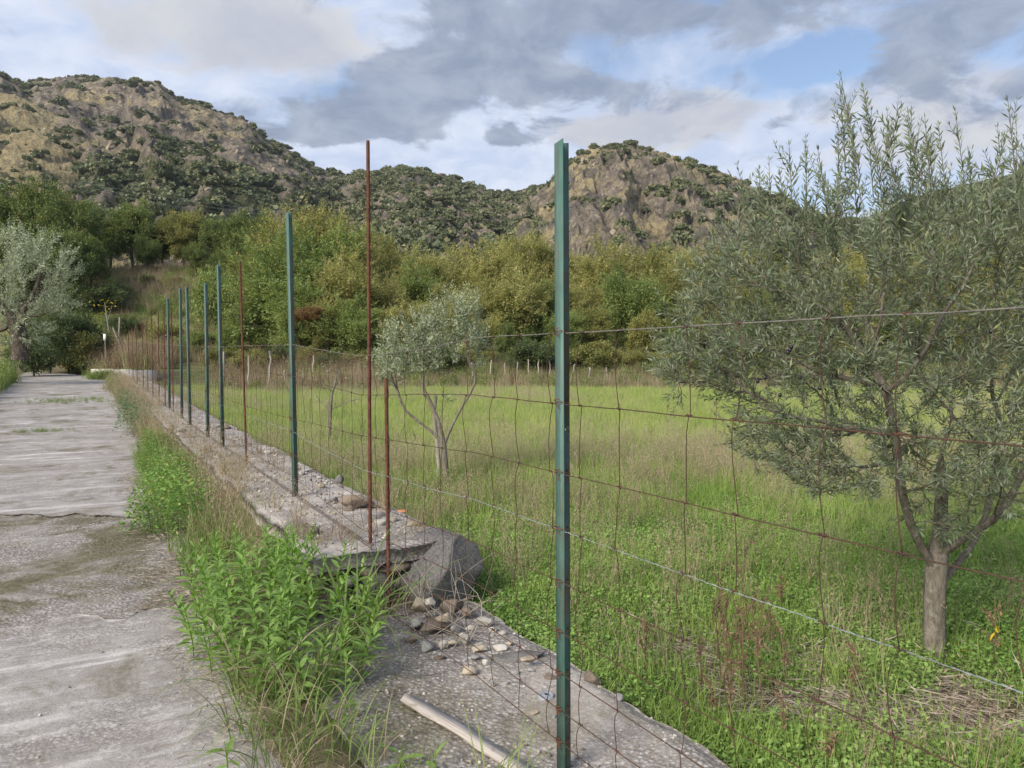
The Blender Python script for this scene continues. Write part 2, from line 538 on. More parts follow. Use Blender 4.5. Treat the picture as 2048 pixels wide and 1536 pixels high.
def m_concrete(name, rotz, base_a, base_b, streak=0.5, moss=0.3, agg=0.5, cracks=0.0, pale=(0.58, 0.545, 0.51), wear=0.5):
    m, b = new_mat(name)
    pos = wpos(b)
    loc = b.mapping(pos, rot=(0, 0, -rotz))
    big = b.noise(loc, 0.55, 5, 0.62)
    mid = b.noise(loc, 3.2, 6, 0.65, 0.3)
    fine = b.noise(loc, 38, 5, 0.7)
    st = b.noise(b.mapping(loc, scale=(0.55, 5.5, 1)), 1.0, 7, 0.66, 0.5)
    st2 = b.noise(b.mapping(loc, scale=(1.6, 22, 1)), 1.0, 6, 0.7, 0.3)
    col = b.mix(b.step(mid, 0.3, 0.7), base_a, base_b)
    col = b.mix(b.math('MULTIPLY', b.step(st, 0.52, 0.68), streak), col, pale)
    col = b.mix(b.math('MULTIPLY', b.step(st2, 0.56, 0.70), streak * 0.38), col, (0.20, 0.18, 0.165))
    col = b.mix(b.math('MULTIPLY', b.step(st2, 0.42, 0.30), streak * 0.35), col, pale)
    col = b.mix(b.math('MULTIPLY', b.step(big, 0.52, 0.68), 0.35), col, (0.30, 0.245, 0.19))
    # worn aggregate
    ca = b.voro(loc, 46, 'F1', 'Color')
    cb = b.add('ShaderNodeSeparateColor', {}, {0: ca}).outputs[0]
    cell = b.voro(loc, 46, 'F1', 'Distance')
    w = b.math('MULTIPLY', b.step(b.noise(loc, 1.3, 5, 0.6), 0.55 - wear * 0.3, 0.75 - wear * 0.2), agg)
    stone = b.mix(cb, (0.15, 0.135, 0.125), (0.60, 0.56, 0.52))
    stone = b.mix(b.step(cell, 0.25, 0.55), stone, (0.20, 0.175, 0.15))
    col = b.mix(w, col, stone)
    # pits and specks
    pit = b.step(b.noise(loc, 95, 3, 0.6), 0.36, 0.28)
    col = b.mix(b.math('MULTIPLY', pit, 0.7), col, (0.10, 0.09, 0.08))
    fl = b.step(b.noise(loc, 70, 2, 0.6), 0.68, 0.74)
    col = b.mix(b.math('MULTIPLY', fl, 0.6), col, (0.66, 0.64, 0.60))
    gr_ = b.noise(loc, 140, 3, 0.75)
    col = b.mix(b.math('MULTIPLY', b.step(gr_, 0.54, 0.62), 0.35), col, (0.60, 0.57, 0.53))
    col = b.mix(b.math('MULTIPLY', b.step(gr_, 0.46, 0.38), 0.35), col, (0.13, 0.115, 0.10))
    wv = b.vmath('ADD', loc, b.vmath('SCALE', b.noise(loc, 2.2, 4, 0.6, 0, True)).outputs[0])
    wv.inputs[1].links[0].from_node.inputs['Scale'].default_value = 0.5
    ck = b.voro(wv.outputs[0], 0.75, 'DISTANCE_TO_EDGE')
    ckm = b.math('MULTIPLY', b.step(ck, 0.010, 0.003), b.step(b.noise(loc, 0.8, 3, 0.5), 0.47, 0.55))
    ckm = b.math('MULTIPLY', ckm, cracks)
    bl = b.noise(b.mapping(loc, scale=(0.8, 1.4, 1)), 9.0, 8, 0.78, 0.4)
    col = b.mix(b.math('MULTIPLY', b.step(bl, 0.55, 0.60), 0.38), col, pale)
    col = b.mix(b.math('MULTIPLY', b.step(bl, 0.44, 0.38), 0.45), col, (0.19, 0.165, 0.14))
    col = b.mix(b.math('MULTIPLY', ckm, 0.85), col, (0.075, 0.065, 0.05))
    # moss / soil film
    mm = b.math('MULTIPLY', b.step(b.math('ADD', b.noise(loc, 1.1, 7, 0.68, 0.6), b.math('MULTIPLY', b.math('SUBTRACT', mid, 0.5), 0.35)), 0.60 - moss * 0.18, 0.74 - moss * 0.12), min(1.0, moss * 1.6))
    col = b.mix(mm, col, b.mix(b.step(fine, 0.35, 0.65), (0.085, 0.078, 0.045), (0.19, 0.165, 0.105)))
    h = b.math('ADD', b.math('ADD', b.math('MULTIPLY', fine, 0.35), b.math('MULTIPLY', mid, 0.9)), b.math('MULTIPLY', st2, 0.5))
    h = b.math('SUBTRACT', h, b.math('MULTIPLY', cell, b.math('MULTIPLY', w, 0.8)))
    finish(b, col, 0.9, 0.15, h, 0.55, 0.02)
    return m


PATH_ROT = math.atan2(0.4886, 0.8725)
M['path'] = m_concrete('path_concrete', PATH_ROT, (0.25, 0.228, 0.208), (0.40, 0.372, 0.345), 0.9, 0.52, 0.55, 0.25, pale=(0.62, 0.59, 0.56))
M['path_worn'] = m_concrete('worn_path_concrete', PATH_ROT, (0.205, 0.182, 0.155), (0.36, 0.33, 0.295), 0.5, 1.0, 0.8, 1.0, wear=0.9)
M['footing'] = m_concrete('footing_concrete', PATH_ROT, (0.32, 0.275, 0.235), (0.50, 0.45, 0.395), 0.1, 0.50, 0.95, 0.6, wear=0.95)
M['cap'] = m_concrete('wall_concrete', PATH_ROT, (0.40, 0.345, 0.30), (0.58, 0.52, 0.46), 0.15, 0.30, 0.85, 0.8, wear=0.9)
M['cap_far'] = m_concrete('far_wall_concrete', PATH_ROT, (0.46, 0.42, 0.37), (0.60, 0.56, 0.50), 0.1, 0.1, 0.3)


def m_stone(name, c1, c2, c3, sc=9.0):
    m, b = new_mat(name)
    tc = b.add('ShaderNodeTexCoord').outputs['Object']
    oi = b.add('ShaderNodeObjectInfo').outputs['Random']
    v = b.vmath('ADD', tc, b.add('ShaderNodeCombineXYZ', {}, {0: b.math('MULTIPLY', oi, 40.0), 1: oi, 2: 0.0}).outputs[0]).outputs[0]
    n = b.noise(v, sc, 7, 0.65, 0.3)
    n2 = b.noise(v, sc * 5, 5, 0.7)
    col = b.mix(b.step(n, 0.32, 0.68), c1, c2)
    col = b.mix(b.math('MULTIPLY', b.step(n2, 0.55, 0.7), 0.55), col, c3)
    finish(b, col, 0.88, 0.15, b.math('ADD', n, b.math('MULTIPLY', n2, 0.4)), 0.6, 0.015)
    return m


M['stone_dark'] = m_stone('dark_basalt_stone', (0.095, 0.090, 0.086), (0.20, 0.188, 0.175), (0.32, 0.30, 0.265), 14)
M['stone_tan'] = m_stone('tan_stone', (0.26, 0.21, 0.15), (0.45, 0.39, 0.30), (0.56, 0.51, 0.42), 9)
M['stone_pale'] = m_stone('pale_stone', (0.38, 0.35, 0.30), (0.58, 0.55, 0.49), (0.30, 0.26, 0.21), 9)
M['stone_grey'] = m_stone('grey_stone', (0.20, 0.19, 0.18), (0.34, 0.33, 0.31), (0.44, 0.42, 0.39), 9)
M['stone_brown'] = m_stone('brown_stone', (0.13, 0.10, 0.08), (0.25, 0.20, 0.155), (0.33, 0.28, 0.22), 9)
M['stone_yellow'] = m_stone('mossy_yellow_stone', (0.20, 0.165, 0.08), (0.36, 0.31, 0.17), (0.14, 0.115, 0.07), 12)
M['hill_stone'] = m_stone('hill_rock_stone', (0.17, 0.14, 0.105), (0.40, 0.335, 0.235), (0.52, 0.45, 0.33), 3.0)
M['tile'] = m_stone('orange_terracotta', (0.40, 0.17, 0.09), (0.55, 0.26, 0.14), (0.45, 0.30, 0.20), 16)
M['disc'] = m_stone('grey_blue_disc', (0.24, 0.26, 0.28), (0.36, 0.38, 0.41), (0.17, 0.17, 0.17), 30)
M['white'] = m_stone('white_paint', (0.70, 0.70, 0.68), (0.80, 0.80, 0.78), (0.6, 0.58, 0.55), 12)


def m_ground():
    m, b = new_mat('ground_soil')
    pos = wpos(b)
    n = b.noise(pos, 6.0, 7, 0.68)
    n2 = b.noise(pos, 0.7, 5, 0.6)
    n3 = b.noise(pos, 45, 4, 0.65)
    col = b.mix(b.step(n, 0.3, 0.7), (0.085, 0.066, 0.046), (0.19, 0.15, 0.105))
    col = b.mix(b.math('MULTIPLY', b.step(n3, 0.56, 0.68), 0.6), col, (0.30, 0.25, 0.18))
    y = b.add('ShaderNodeSeparateXYZ', {}, {0: pos}).outputs[1]
    gr = b.math('MULTIPLY', b.step(n2, 0.32, 0.62), b.step(y, 4.5, 9.0, 0.35, 0.9))
    col = b.mix(gr, col, b.mix(b.step(n, 0.35, 0.65), (0.12, 0.15, 0.045), (0.23, 0.24, 0.085)))
    finish(b, col, 0.95, 0.05, b.math('ADD', n, b.math('MULTIPLY', n3, 0.5)), 0.7, 0.03)
    return m


M['ground'] = m_ground()


def m_hill(name, rock_amt, gold_amt, scrub_amt, scale=1.0, dark=1.0):
    m, b = new_mat(name)
    pos = wpos(b)
    geo = b.add('ShaderNodeNewGeometry')
    nz = b.add('ShaderNodeSeparateXYZ', {}, {0: geo.outputs['Normal']}).outputs[2]
    z = b.add('ShaderNodeSeparateXYZ', {}, {0: pos}).outputs[2]
    v = b.mapping(pos, scale=(1, 0.6, 0.6))
    n1 = b.noise(v, 0.035 * scale, 8, 0.68, 0.4)
    n2 = b.noise(v, 0.16 * scale, 7, 0.68, 0.6)
    n3 = b.noise(pos, 0.012 * scale, 5, 0.6)
    n4 = b.noise(pos, 0.5 * scale, 6, 0.7, 0.2)
    vo = b.voro(b.vmath('ADD', v, b.vmath('SCALE', b.noise(pos, 0.2, 3, 0.6, 0, True)).outputs[0]).outputs[0], 0.12 * scale, 'DISTANCE_TO_EDGE')
    rock = b.mix(b.step(n2, 0.3, 0.7), (0.155 * dark, 0.13 * dark, 0.108 * dark), (0.34 * dark, 0.285 * dark, 0.225 * dark))
    rock = b.mix(b.math('MULTIPLY', b.step(n4, 0.52, 0.68), 0.8), rock, (0.52 * dark, 0.43 * dark, 0.32 * dark))
    rock = b.mix(b.math('MULTIPLY', b.step(n4, 0.45, 0.32), 0.75), rock, (0.085 * dark, 0.07 * dark, 0.06 * dark))
    rock = b.mix(b.math('MULTIPLY', b.step(vo, 0.10, 0.02), 0.5), rock, (0.07, 0.06, 0.055))
    gold = b.mix(b.step(n2, 0.35, 0.65), (0.29, 0.23, 0.125), (0.46, 0.385, 0.225))
    gold = b.mix(b.math('MULTIPLY', b.step(n4, 0.55, 0.7), 0.5), gold, (0.20, 0.155, 0.085))
    g = b.math('ADD', n1, b.math('MULTIPLY', b.math('SUBTRACT', n2, 0.5), 0.6))
    col = b.mix(b.step(g, 0.62 - gold_amt * 0.4, 0.74 - gold_amt * 0.4), rock, gold)
    slab = b.step(b.noise(b.mapping(pos, rot=(0, 0.5, 0.2), scale=(1, 0.5, 0.35)), 0.06 * scale, 5, 0.6, 0.5), 0.64 - 0.11 * rock_amt, 0.70 - 0.11 * rock_amt)
    col = b.mix(b.math('MULTIPLY', slab, rock_amt), col, b.mix(n4, (0.095, 0.085, 0.08), (0.20, 0.178, 0.165)))
    sc = b.math('ADD', b.math('ADD', b.math('MULTIPLY', n3, 0.6), b.math('MULTIPLY', n2, 0.5)), b.math('MULTIPLY', b.math('SUBTRACT', nz, 0.6), -0.1))
    scm = b.step(sc, 0.70 - scrub_amt * 0.35, 0.80 - scrub_amt * 0.35)
    col = b.mix(scm, col, b.mix(b.step(n4, 0.35, 0.65), (0.038, 0.052, 0.024), (0.105, 0.115, 0.05)))
    n5 = b.noise(b.mapping(pos, rot=(0.3, 0.5, 0.6), scale=(1, 1, 0.45)), 0.75 * scale, 7, 0.72, 0.5)
    tuft = b.step(n5, 0.50, 0.60)
    col = b.mix(b.math('MULTIPLY', tuft, 0.55), col, b.mix(n2, (0.11, 0.115, 0.055), (0.26, 0.22, 0.12)))
    crev = b.step(n5, 0.42, 0.33)
    col = b.mix(b.math('MULTIPLY', crev, 0.6), col, (0.06, 0.05, 0.043))
    lite = b.step(b.noise(pos, 1.1 * scale, 5, 0.7), 0.58, 0.68)
    col = b.mix(b.math('MULTIPLY', lite, 0.6), col, (0.56, 0.48, 0.38))
    h = b.math('ADD', b.math('MULTIPLY', n2, 1.0), b.math('ADD', b.math('MULTIPLY', n4, 0.5), b.math('MULTIPLY', n5, 0.45)))
    finish(b, col, 0.95, 0.05, h, 1.0, 3.0)
    return m


M['hill_rock'] = m_hill('rocky_hill', 0.7, 0.25, 0.42)
M['hill_gold'] = m_hill('golden_grass_hill', 0.6, 0.80, 0.34)
M['hill_peak'] = m_hill('cliff_hill', 0.9, 0.38, 0.40)
M['hill_wood'] = m_hill('wooded_hill', 0.4, 0.2, 1.0)

# ------------------------------------------------------------------ site frame: fence line runs along u, n points into the field
F0 = np.array([1.752, 0.0])
U2 = np.array([-0.4886, 0.8725])
N2 = np.array([0.8725, 0.4886])


def P(s, w, z=0.0):
    q = F0 + np.multiply.outer(s, U2) + np.multiply.outer(w, N2)
    z = np.broadcast_to(z, q.shape[:-1])
    return np.concatenate([q, z[..., None]], -1)


def SW(x, y):
    dx = np.asarray(x) - F0[0]
    return dx * U2[0] + np.asarray(y) * U2[1], dx * N2[0] + np.asarray(y) * N2[1]


def path_z(s):
    return 0.011 * np.maximum(0, np.asarray(s, float) - 14)


WALL_H = 0.38
S_END = 5.3          # where the raised wall ends towards the camera
FIELD_Y = 31.0


def ground_z(x, y):
    x = np.asarray(x, float)
    y = np.asarray(y, float)
    s, w = SW(x, y)
    nz = fb2(x, y, 0.6, 3, 5) * 0.035 + fb2(x, y, 2.5, 3, 8) * 0.018
    field = -0.10 + nz - 0.05 * sstep(0.75, 0.55, w) + 0.75 * sstep(FIELD_Y, 35.5, y) + 1.6 * sstep(36, 60, y)
    pside = path_z(s) - 0.07 + 0.0 * x
    left = 0.16 * sstep(-3.9, -4.6, w) + nz * sstep(-3.9, -4.4, w)
    pside = pside + left
    f = sstep(-0.35, 0.35, w)
    z = pside * (1 - f) + field * f
    far = sstep(28, 36, y) * f + sstep(41, 47, y) * (1 - f)
    z = z * (1 - far) + np.maximum(z, field) * far
    bank = 5.4 * sstep(43.5, 64, y) * (1 - sstep(-17.5, -8.5, x)) * (1 + 0.10 * fb2(x, y, 0.15, 3, 3))
    z = z + bank + sstep(60, 90, y) * 3.0
    return z


def axis(segs):
    out = []
    for a, b, st in segs:
        out.append(np.arange(a, b, st))
    return np.unique(np.concatenate(out))


gx = axis([(-160, -40, 6), (-40, -12, 0.8), (-12, -3, 0.35), (-3, 6, 0.12), (6, 14, 0.3), (14, 40, 0.9), (40, 166, 6)])
gy = axis([(-40, -2, 4), (-2, 8, 0.12), (8, 16, 0.3), (16, 70, 0.8), (70, 120, 4)])
GX, GY = np.meshgrid(gx, gy, indexing='ij')
GZ = ground_z(GX, GY)
V = np.stack([GX, GY, GZ], -1).reshape(-1, 3)
kind(link('ground', mesh_np('ground', V, grid_faces(len(gx), len(gy)), M['ground'], True)), 'structure')

# ------------------------------------------------------------------ hills
VIS = {}


def profile(pts):
    pts = np.array(pts, float)
    return lambda r: (700 - np.interp(np.asarray(r) * F_PX + 1024, pts[:, 0], pts[:, 1])) / F_PX


def hill(name, label, prof, u0, u1, y0, D, mat, amp, power=1.25, z0=3.0, nr=420, ntt=150, seed=1, crag=1.0, ribs=16.0, gamp=1.6):
    r = (np.linspace(u0, u1, nr) - 1024) / F_PX
    t = np.concatenate([np.linspace(0, 1, ntt), np.linspace(1.02, 1.5, 14)])
    Rr, T = np.meshgrid(r, t, indexing='ij')
    Dr = D(Rr) if callable(D) else np.full_like(Rr, D)
    Yr = y0 + (Dr - y0) * T
    X = Rr * Yr
    top = prof(Rr) * Dr + CAM_Z
    g = np.where(T <= 1, np.clip(T, 0, 1) ** power, np.maximum(0, 1 - (T - 1) * 1.5))
    Z = z0 + (top - z0) * g
    env = sstep(0.0, 0.18, T)
    q = np.stack([X, Yr, Z], -1)
    k = 1.0 / (amp * 9)
    big = fbm(q * k, 3, seed)
    rid = fbm(q * k * 2.2 + 9, 5, seed + 50, 0.55, True)
    fin = fbm(q * k * 9.0, 4, seed + 90, 0.6)
    damp = np.where(T > 0.9, 0.35 + 0.65 * sstep(1.0, 0.9, T), 1.0)
    Z = Z + env * damp * amp * (0.9 * big + 0.55 * crag * (rid - 0.2)) + env * amp * 0.42 * crag * fin
    gul = fbm(np.stack([Rr * ribs + 0.6 * fbm(q * k * 2, 2, seed + 3), T * 1.3 + Rr * ribs * 0.25, 0 * T + seed], -1), 4, seed + 120, 0.55, True)
    Z = Z + env * np.where(T > 0.85, 0.25 + 0.75 * sstep(1.0, 0.85, T), 1.0) * amp * gamp * (gul - 0.35)
    X = X + env * amp * 0.35 * crag * fbm(q * k * 4 + 31, 3, seed + 7)
    V = np.stack([X, Yr, Z], -1)
    o = kind(link(name, mesh_np(name, V.reshape(-1, 3), grid_faces(nr, len(t)), mat, False)), 'structure', label)
    VIS[label] = (V, T)
    return V, T


back_prof = profile([(-500, 60), (-200, 110), (0, 138), (35, 160), (60, 172), (130, 166), (230, 165), (330, 178), (372, 208), (430, 224), (495, 244), (545, 288),
                     (600, 312), (650, 340), (690, 357), (740, 352), (800, 347), (860, 352), (920, 367), (960, 382), (1000, 395), (1060, 388),
                     (1100, 384), (1200, 400), (1500, 430), (2048, 470), (2600, 470)])
H_back = hill('hill', 'long rocky scrub covered hill behind the trees', back_prof, -420, 1700, 95, lambda r: 400 + 0 * r + 40 * sstep(-0.3, 0.1, r), M['hill_rock'], 3.4, 1.15, 4, 900, 200, 3, 1.25, 16.0, 2.0)
peak_prof = profile([(900, 560), (985, 480), (1030, 424), (1060, 392), (1100, 368), (1142, 328), (1190, 300), (1250, 294), (1300, 303), (1340, 322), (1400, 338),
                     (1440, 352), (1500, 378), (1560, 402), (1640, 440), (1750, 484), (1850, 520), (1950, 560)])
H_peak = hill('hill', 'steep rocky peak rising behind the tall green post', peak_prof, 915, 1935, 90, 300, M['hill_peak'], 3.0, 1.3, 4, 560, 190, 11, 1.5, 30.0, 2.2)
spur_prof = profile([(-500, 140), (-200, 172), (0, 190), (45, 196), (100, 222), (150, 247), (210, 276), (290, 318), (340, 345), (375, 378), (400, 420), (430, 446), (520, 480), (600, 520)])
H_spur = hill('hill', 'golden grassy spur below the rocky hilltop', spur_prof, -420, 590, 88, 290, M['hill_gold'], 2.2, 1.2, 5, 460, 150, 23, 0.9, 14.0, 1.4)
far_prof = profile([(1400, 520), (1560, 480), (1700, 450), (1780, 430), (1830, 410), (1900, 386), (2000, 362), (2100, 348), (2300, 330), (2700, 330)])
H_far = hill('hill', 'distant dark wooded ridge seen through the big olive tree', far_prof, 1420, 2600, 110, 560, M['hill_wood'], 4.0, 1.1, 4, 300, 90, 31, 0.7)


# ------------------------------------------------------------------ scatter of uncountable growth (one object each)
SRC = {}


def gn_group():
    ng = bpy.data.node_groups.new('scatter', 'GeometryNodeTree')
    ng.interface.new_socket('Geometry', in_out='INPUT', socket_type='NodeSocketGeometry')
    ng.interface.new_socket('Sources', in_out='INPUT', socket_type='NodeSocketCollection')
    ng.interface.new_socket('Geometry', in_out='OUTPUT', socket_type='NodeSocketGeometry')
    gi = ng.nodes.new('NodeGroupInput')
    go = ng.nodes.new('NodeGroupOutput')
    ip = ng.nodes.new('GeometryNodeInstanceOnPoints')
    ci = ng.nodes.new('GeometryNodeCollectionInfo')
    ci.inputs['Separate Children'].default_value = True
    ci.inputs['Reset Children'].default_value = True
    ip.inputs['Pick Instance'].default_value = True

    def attr(name, dt):
        a = ng.nodes.new('GeometryNodeInputNamedAttribute')
        a.data_type = dt
        a.inputs['Name'].default_value = name
        return a.outputs[0]

    L = ng.links.new
    L(gi.outputs[0], ip.inputs['Points'])
    L(gi.outputs[1], ci.inputs[0])
    L(ci.outputs[0], ip.inputs['Instance'])
    L(attr('idx', 'INT'), ip.inputs['Instance Index'])
    L(attr('rot', 'FLOAT_VECTOR'), ip.inputs['Rotation'])
    L(attr('scl', 'FLOAT_VECTOR'), ip.inputs['Scale'])
    L(ip.outputs[0], go.inputs[0])
    return ng


GN = gn_group()


def scatter(name, label, pts, rot, scl, idx, sources):
    pts = np.asarray(pts, np.float32)
    n = len(pts)
    me = bpy.data.meshes.new(name)
    me.vertices.add(n)
    me.vertices.foreach_set('co', pts.ravel())
    scl = np.asarray(scl, np.float32)
    if scl.ndim == 1:
        scl = np.repeat(scl[:, None], 3, 1)
    for nm, dt, arr, key in (('rot', 'FLOAT_VECTOR', rot, 'vector'), ('scl', 'FLOAT_VECTOR', scl, 'vector'), ('idx', 'INT', idx, 'value')):
        a = me.attributes.new(nm, dt, 'POINT')
        a.data.foreach_set(key, np.ascontiguousarray(arr, np.int32 if dt == 'INT' else np.float32).ravel())
    key = tuple(id(m_) for m_ in sources)
    if key not in SRC:
        c = bpy.data.collections.new('tuft_sources')
        for i, m_ in enumerate(sources):
            c.objects.link(bpy.data.objects.new('tuft_%02d' % i, m_))
        SRC[key] = c
    o = kind(link(name, me), 'stuff', label)
    md = o.modifiers.new('scatter', 'NODES')
    md.node_group = GN
    sid = [it.identifier for it in GN.interface.items_tree if it.in_out == 'INPUT' and it.name == 'Sources'][0]
    md[sid] = SRC[key]
    return o


def blades(rng, n, h0, h1, rad, width, bend=0.5, segs=3, lean=0.25):
    """n curved tapering grass blades in a tuft of given radius"""
    a = rng.uniform(0, 2 * np.pi, n)
    rr = rad * np.sqrt(rng.uniform(0, 1, n))
    base = np.stack([rr * np.cos(a), rr * np.sin(a), np.zeros(n)], -1)
    az = rng.uniform(0, 2 * np.pi, n)
    d = np.stack([np.cos(az), np.sin(az), np.zeros(n)], -1)
    side = np.stack([-np.sin(az), np.cos(az), np.zeros(n)], -1)
    tw = rng.uniform(0, np.pi, n)[:, None]
    side = side * np.cos(tw) + d * np.sin(tw)
    h = rng.uniform(h0, h1, n)[:, None]
    bd = (rng.uniform(0, 1, n) ** 1.5 * bend)[:, None] * h
    ln = (rng.uniform(0, lean, n))[:, None] * h
    vs_, n_ = [], segs + 1
    for k in range(n_):
        t = k / segs
        c = base + d * (ln * t + bd * t * t) + np.array([0, 0, 1.0]) * (h * t - bd * 0.55 * t ** 3)
        w = width * (1 - t) ** 0.6 * (0.5 if k == segs else 1.0)
        if k == segs:
            vs_.append(c[:, None])
        else:
            vs_.append(np.stack([c + side * w / 2, c - side * w / 2], 1))
    V = np.concatenate(vs_, 1)
    m = V.shape[1]
    tri = []
    for k in range(segs - 1):
        q = 2 * k
        tri += [[q, q + 1, q + 3], [q, q + 3, q + 2]]
    tri.append([m - 3, m - 2, m - 1])
    F = (np.arange(n)[:, None, None] * m + np.array(tri)[None]).reshape(-1, 3)
    return V.reshape(-1, 3), F


def herb(rng, n, rad, h0, h1, size):
    """small roundish leaves held on invisible-thin stalks close to the ground"""
    a = rng.uniform(0, 2 * np.pi, n)
    rr = rad * np.sqrt(rng.uniform(0, 1, n))
    Pp = np.stack([rr * np.cos(a), rr * np.sin(a), rng.uniform(h0, h1, n)], -1)
    az = rng.uniform(0, 2 * np.pi, n)
    el = rng.uniform(-0.3, 0.7, n)
    D = np.stack([np.cos(az) * np.cos(el), np.sin(az) * np.cos(el), np.sin(el)], -1)
    L = size * rng.uniform(0.6, 1.4, n)
    return leaf_arrays(Pp, D, L, L * 0.75, rng, 0.15, up=np.array([0, 0, 1.0]))


def seedheads(rng, n, h0, h1, rad, mb, width=0.0035):
    V, F = blades(rng, n, h0, h1, rad, width, 0.25, 3, 0.2)
    mb.put(V, F)
    m = len(V) // n
    tips = V.reshape(n, m, 3)[:, -1]
    k = 7
    Pp = np.repeat(tips, k, 0) - np.stack([np.zeros(n * k)] * 2 + [rng.uniform(0, 0.09, n * k)], -1) + rng.normal(0, 0.006, (n * k, 3))
    D = unit(np.stack([rng.normal(0, 0.6, n * k), rng.normal(0, 0.6, n * k), np.ones(n * k)], -1))
    V2, F2 = leaf_arrays(Pp, D, 0.022, 0.005, rng)
    mb.put(V2, F2)


rng = np.random.default_rng(7)
T_short, T_herb, T_dry, T_mid, T_lit = [], [], [], [], []
for k in range(4):
    mb = MB()
    mb.put(*blades(rng, 60, 0.05, 0.16, 0.15, 0.0045, 0.7))
    T_short.append(mb.mesh('short_grass_tuft', M['f_green']))
    mb = MB()
    mb.put(*herb(rng, 230, 0.16, 0.006, 0.08, 0.0145))
    T_herb.append(mb.mesh('herb_tuft', M['f_herb']))
    mb = MB()
    seedheads(rng, 20, 0.22, 0.46, 0.16, mb, 0.003)
    mb.put(*blades(rng, 14, 0.10, 0.26, 0.15, 0.0035, 0.6))
    T_dry.append(mb.mesh('dry_grass_tuft', M['f_dry']))
    mb = MB()
    mb.put(*blades(rng, 45, 0.12, 0.30, 0.16, 0.005, 0.7))
    T_mid.append(mb.mesh('meadow_tuft', M['f_green']))
    mb = MB()
    nn = 26
    pp = np.stack([rng.uniform(-.17, .17, nn), rng.uniform(-.17, .17, nn), rng.uniform(0.004, 0.03, nn)], -1)
    aa = rng.uniform(0, 6.28, nn)
    dd = np.stack([np.cos(aa), np.sin(aa), rng.normal(0, 0.12, nn)], -1)
    mb.put(*leaf_arrays(pp, unit(dd), rng.uniform(0.04, 0.13, nn), 0.0045, rng))
    T_lit.append(mb.mesh('litter_tuft', M['twig_dry']))


def field_points(n, y0, y1, rng, wmin=0.68):
    """random field points inside a view wedge with margin"""
    y = np.sqrt(rng.uniform(y0 ** 2, y1 ** 2, n))
    r = rng.uniform(-0.55, 0.80, n)
    x = r * y + rng.normal(0, 0.3, n)
    s, w = SW(x, y)
    ok = (w > wmin + fb2(x, y, 3, 2, 4) * 0.06) & (y < FIELD_Y + 0.4 * fb2(x, y, 0.5, 2, 9))
    return x[ok], y[ok]


def do_scatter(name, label, x, y, srcs, rng, s0, s1, tilt=0.12, zoff=0.0, zfun=ground_z, dens=None, sz=None):
    if dens is not None:
        k = rng.uniform(0, 1, len(x)) < dens(x, y)
        x, y = x[k], y[k]
    n = len(x)
    z = zfun(x, y) + zoff
    rot = np.stack([rng.normal(0, tilt, n), rng.normal(0, tilt, n), rng.uniform(0, 6.28, n)], -1)
    sc = rng.uniform(s0, s1, n)
    if sz is not None:
        sc = sc * sz(x, y)
    return scatter(name, label, np.stack([x, y, z], -1), rot, sc, rng.integers(0, len(srcs), n), srcs)


# bare spots of soil near the camera, a drift of grey dry grass across the middle, greener lanes between
bare = lambda x, y: np.maximum(sstep(0.20, -0.15, fb2(x, y, 1.1, 4, 61)) * sstep(4.9, 3.5, y), sstep(0.0, 0.35, 0.6 * np.exp(-((x - 2.1) / 0.6) ** 2 - ((y - 3.4) / 0.36) ** 2) + 0.5 * np.exp(-((x - 1.75) / 0.35) ** 2 - ((y - 4.15) / 0.22) ** 2) + 0.45 * np.exp(-((x - 1.2) / 0.4) ** 2 - ((y - 3.5) / 0.25) ** 2) + 0.25 * fb2(x, y, 2.5, 3, 62)))
drift = lambda x, y: sstep(0.0, 0.40, fb2(x * 0.55, y, 0.45, 4, 71) + 0.35 * np.exp(-((y - 10.0) / 3.2) ** 2))
x, y = field_points(30000, 1.6, 12, rng)
do_scatter('short_grass', 'short green grass over the near field', x, y, T_short, rng, 0.7, 1.5,
           dens=lambda x, y: 0.75 * (1 - 0.96 * bare(x, y)) * (0.35 + 0.65 * sstep(-0.15, 0.2, fb2(x, y, 1.3, 3, 37))) * (1 - 0.35 * drift(x, y)) * sstep(0, 3.0, y))
x, y = field_points(34000, 1.6, 13, rng)
do_scatter('ground_cover', 'small leaved green weeds covering the near field', x, y, T_herb, rng, 0.7, 1.5,
           dens=lambda x, y: 0.85 * (1 - 0.95 * bare(x, y)) * sstep(-0.45, 0.05, fb2(x, y, 0.8, 4, 33)) * sstep(14, 8, y))
x, y = field_points(16000, 1.6, 14, rng)
do_scatter('dry_grass', 'thin grey brown dry grass stems standing in the field', x, y, T_dry, rng, 0.6, 1.25,
           dens=lambda x, y: (0.04 + 0.16 * sstep(0.1, 0.45, fb2(x, y, 1.7, 3, 91))) * (1 - 0.8 * bare(x, y)) + 0.17 * drift(x, y) * sstep(5.0, 8.5, y) * sstep(13.5, 11.5, y))
x, y = field_points(34000, 5.5, 32.5, rng)
do_scatter('meadow_grass', 'yellow green meadow grass over the far field', x, y, T_mid, rng, 0.8, 1.5, dens=lambda x, y: 0.15 + 0.65 * sstep(6, 10, y))
x, y = field_points(9000, 12, 32, rng)
do_scatter('dry_meadow_grass', 'dry brown stems in the far field', x, y, T_dry, rng, 0.7, 1.4, dens=lambda x, y: 0.06 + 0.55 * sstep(0.08, 0.35, fb2(x * 0.5, y, 0.35, 4, 171)))
x, y = field_points(6000, 1.6, 6, rng)
do_scatter('plant_litter', 'dead stalks and litter lying on the field soil', x, y, T_lit, rng, 0.7, 1.5, dens=lambda x, y: 0.5 + 0.5 * bare(x, y))

# ------------------------------------------------------------------ concrete path in three poured slabs
path = kind(link('path', None), 'structure', 'old cracked concrete lane beside the fence')


